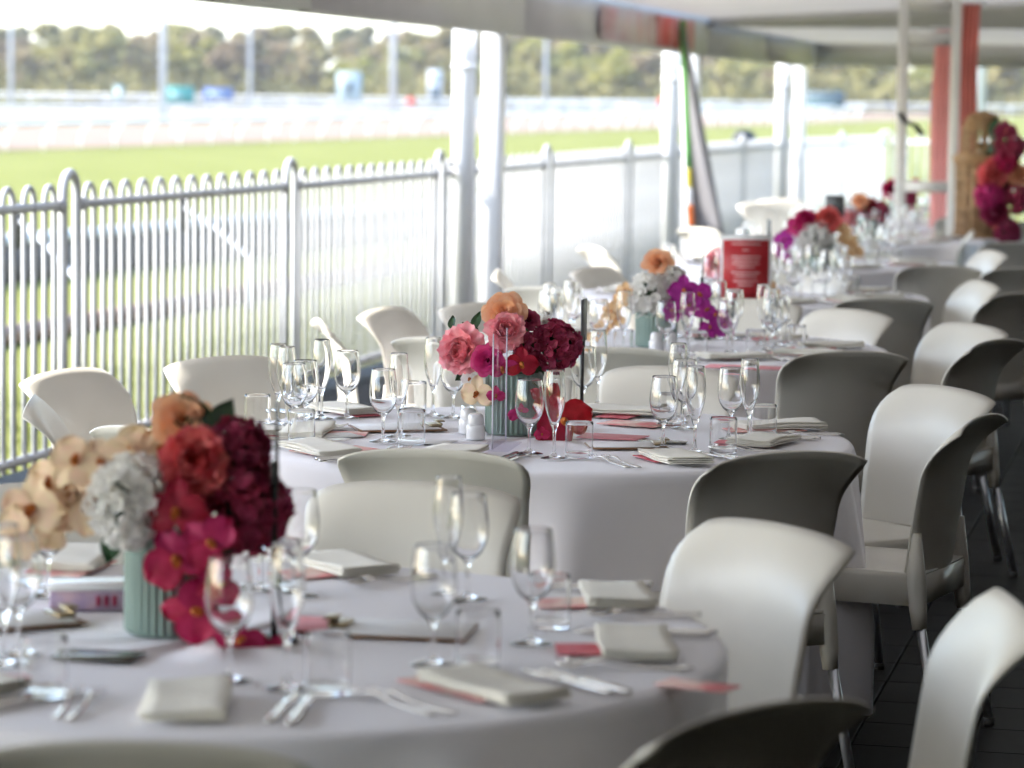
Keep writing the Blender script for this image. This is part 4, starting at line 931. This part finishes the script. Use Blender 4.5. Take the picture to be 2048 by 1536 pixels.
def drape(name, u0, u1, y, ztop, zbot, m, label, amp=.03, pleats=9, nar=1.0):
    a, b = PD(u0, 200, y), PD(u1, 200, y); w = b.x - a.x; o = empty(name, ((a.x + b.x) / 2, y, 0))
    def fn(p, q):
        k = 1 - (1 - nar) * (q ** 2); return (w * (p - .5) * k + .01 * math.sin(7 * q), amp * math.sin(p * pleats * 6.283 + .8 * math.sin(3 * q)) * (.6 + .4 * q), zbot + (ztop - zbot) * q)
    obj('fabric', grid(fn, 90, 16), o, m=m); obj('drape_rail', tube([(-w / 2 - .03, 0, ztop), (w / 2 + .03, 0, ztop)], .014, 8), o, m='white'); tag(o, label, 'drape', 'hanging chiffon drapes')
drape('drape', 1862, 1908, 23.0, 2.22, .25, 'drape', 'sheer coral pink drape behind the tower frame', .02, 5, .75); drape('drape', 1900, 1958, 23.3, 2.42, .85, 'drapered', 'dusty rust red drape right of the tower frame', .03, 6, .9)
# black bow on the tower
bo = empty('black_bow', PD(1822, 248, 21.75)); 
for s_ in (-1, 1): obj('bow_loop', slab(lambda a, b, s_=s_: (s_ * (.01 + .085 * b) , .01 * math.sin(3 * a), -s_ * .075 * b + (a - .5) * (.012 + .05 * math.sin(3.0 * b)) ), 5, 8, .004), bo, m='black')
obj('knot', lathe([(0, -.015), (.014, -.01), (.016, 0), (.014, .01), (0, .015)], 10), bo, m='black'); tag(bo, 'black ribbon bow tied on the tower frame', 'bow')
# rattan lantern on a plinth with flowers
yl = 21.0; c = PD(1960, 475, yl); pl = empty('plinth', (c.x, yl, 0)); obj('column_body', lathe([(0, 0), (.26, 0), (.24, .04), (.22, .5), (.24, c.z - .03), (0, c.z - .03)], 24), pl, m='white'); obj('plinth_top', lathe([(0, c.z - .029), (.27, c.z - .029), (.275, c.z - .012), (.27, c.z - .001), (0, c.z - .001)], 24), pl, m='white'); tag(pl, 'round white plinth under the rattan lantern', 'plinth')
lan = empty('rattan_lantern', (c.x, yl, c.z)); prof = catmull([(.185, 0), (.168, .05), (.166, .20), (.168, .40), (.172, .49), (.188, .52), (.186, .55), (.145, .575), (.142, .64), (.132, .74), (.105, .81), (.055, .845), (.02, .85)], 2)
for i, (r0, z0) in enumerate(prof): obj('hoop', mesh('hoop', *tube([(r0 * math.cos(a * 6.2832 / 28), r0 * math.sin(a * 6.2832 / 28), z0) for a in range(29)], .008 if i % 6 else .014, 5, False), 'rattan'), lan)
for k in range(30):
    a = k * 6.2832 / 30; obj('cane', tube([(r0 * math.cos(a + .25 * (-1 if k % 2 else 1) * z0), r0 * math.sin(a + .25 * (-1 if k % 2 else 1) * z0), z0) for r0, z0 in prof], .0085, 5), lan, m='rattan')
obj('liner', lathe([(.15, .02), (.155, .2), (.157, .4), (.155, .5)], 24), lan, m='rattan'); tag(lan, 'tall domed woven rattan lantern at the far right', 'lantern')
fg = empty('flower_garland', (c.x + .15, yl - .2, c.z + .2))
for i, (kd, m, R, u, v) in enumerate([('peony', 'coral', .11, 1985, 352), ('hydrangea', 'magenta', .10, 1978, 392), ('peony', 'burgundy', .10, 1990, 425), ('hydrangea', 'burgundy', .10, 2022, 296), ('hydrangea', 'rasp', .08, 2010, 325), ('orchid', 'burgundy', .09, 2012, 262), ('rose', 'coral', .07, 2000, 442), ('hydrangea', 'burgundy', .10, 2035, 400), ('peony', 'apricot', .08, 2035, 350), ('hydrangea', 'burgundy', .09, 2015, 465)]): flower(kd, m, R, PD(u, v, yl - .22), fd(.2, .1), fg, False, 300 + i)
spray(fg, [PD(1985, 475, yl - .15), PD(2000, 400, yl - .15), PD(2015, 320, yl - .15), PD(2012, 262, yl - .15)])
for i in range(8): leafat(PD(1985 + 6 * i, 280 + 24 * (i % 7), yl - .2), fd(R_.uniform(-1, 1), R_.uniform(-.5, 1)), fg, i * 1.3, 2.0, i)
tag(fg, 'coral and burgundy flower garland hanging beside the rattan lantern', 'flower garland')
# leaning banner flag near the second column
yf = 26.5
def flagpt(p, q):
    l = PD(1362 + (1378 - 1362) * (1 - q) , 40 + (470 - 40) * (1 - q), yf); rr = PD(1374 + (1448 - 1374) * (1 - q) ** 1.05, 60 + (470 - 60) * (1 - q), yf); v = l.lerp(rr, p); return v
F0 = flagpt(0, 0); fg2 = empty('banner_flag', (F0.x, yf, 0)); off = Vector((F0.x, yf, 0))
M['flaggrey'] = mat('pale_grey_mesh_flag', (0.26, 0.25, 0.26), .8, noise=.1, nscale=3, transl=.2)
obj('flag_cloth', slab(lambda p, q: flagpt(.12 + .88 * p, q) - off + Vector((0, .05 * math.sin(5 * p + 3 * q), 0)), 10, 20, .004), fg2, m='flaggrey')
for i, (q0, q1, cname, cc) in enumerate([(.31, 1.0, 'green', (.10, .36, .06)), (.22, .31, 'yellow', (.60, .48, .04)), (.14, .22, 'white', (.7, .7, .72)), (.04, .14, 'orange', (.70, .16, .03))]):
    obj('edge_band', slab(lambda p, q, q0=q0, q1=q1: PD(1360 + 16 * (1 - (q0 + (q1 - q0 - .002) * q)) + p * 13 * (.6 + .4 * (1 - q0)), 40 + 430 * (1 - (q0 + (q1 - q0 - .002) * q)), yf - .03) - off, 3, 8, .006), fg2, m=mat('flag_edge_' + cname, cc, .7, noise=.06))
pt = flagpt(0, 1) - off; pb = flagpt(0, 0) - off
obj('flag_pole', tube([pb + Vector((-.01, .03, -pb.z)), pb + Vector((-.01, .03, 0)), pt + Vector((-.01, .03, 0))], .014, 8), fg2, m='white'); obj('flag_base', xf(lathe([(0, 0), (.2, 0), (.2, .03), (.05, .06), (0, .06)], 20), Matrix.Translation((pb.x - .01, .03, 0))), fg2, m='black')
tag(fg2, 'leaning pale grey flag with green, yellow and orange edge', 'flag')
# black rounded bin lid beyond the fence
kq = PD(1488, 272, 38.5); kb2 = empty('litter_bin', (kq.x, 38.5, -.07)); zt = kq.z + .07
obj('bin_body', lathe([(0, 0), (.11, 0), (.135, zt - .12), (0, zt - .12)], 20), kb2, m='black'); obj('bin_bag', lathe(catmull([(.14, zt - .125), (.15, zt - .06), (.13, zt + .02), (.07, zt + .07), (0, zt + .075)], 3), 20, lambda k, n, z: 1 + .07 * math.sin(k * 1.7) + .05 * math.sin(k * 2.9 + z * 40)), kb2, m='black'); tag(kb2, 'black bagged litter bin standing beyond the fence', 'litter bin')


# ================================================================== HAZE (thin pale air over the course)
hz = obj('haze', box(-880, 980, -70, 2400, -1.2, 34), None)
hz['kind'] = 'stuff'; hz['label'] = 'thin pale haze hanging over the racecourse'; hz['category'] = 'haze'
hm = bpy.data.materials.new('pale_haze'); hm.use_nodes = True; hn = hm.node_tree; hn.nodes.remove(hn.nodes['Principled BSDF'])
pvn = hn.nodes.new('ShaderNodeVolumePrincipled'); pvn.inputs['Density'].default_value = 0.00028; pvn.inputs['Color'].default_value = (.95, .95, .97, 1); pvn.inputs['Anisotropy'].default_value = 0.2
hn.links.new(pvn.outputs[0], hn.nodes['Material Output'].inputs['Volume']); hz.data.materials.append(hm)
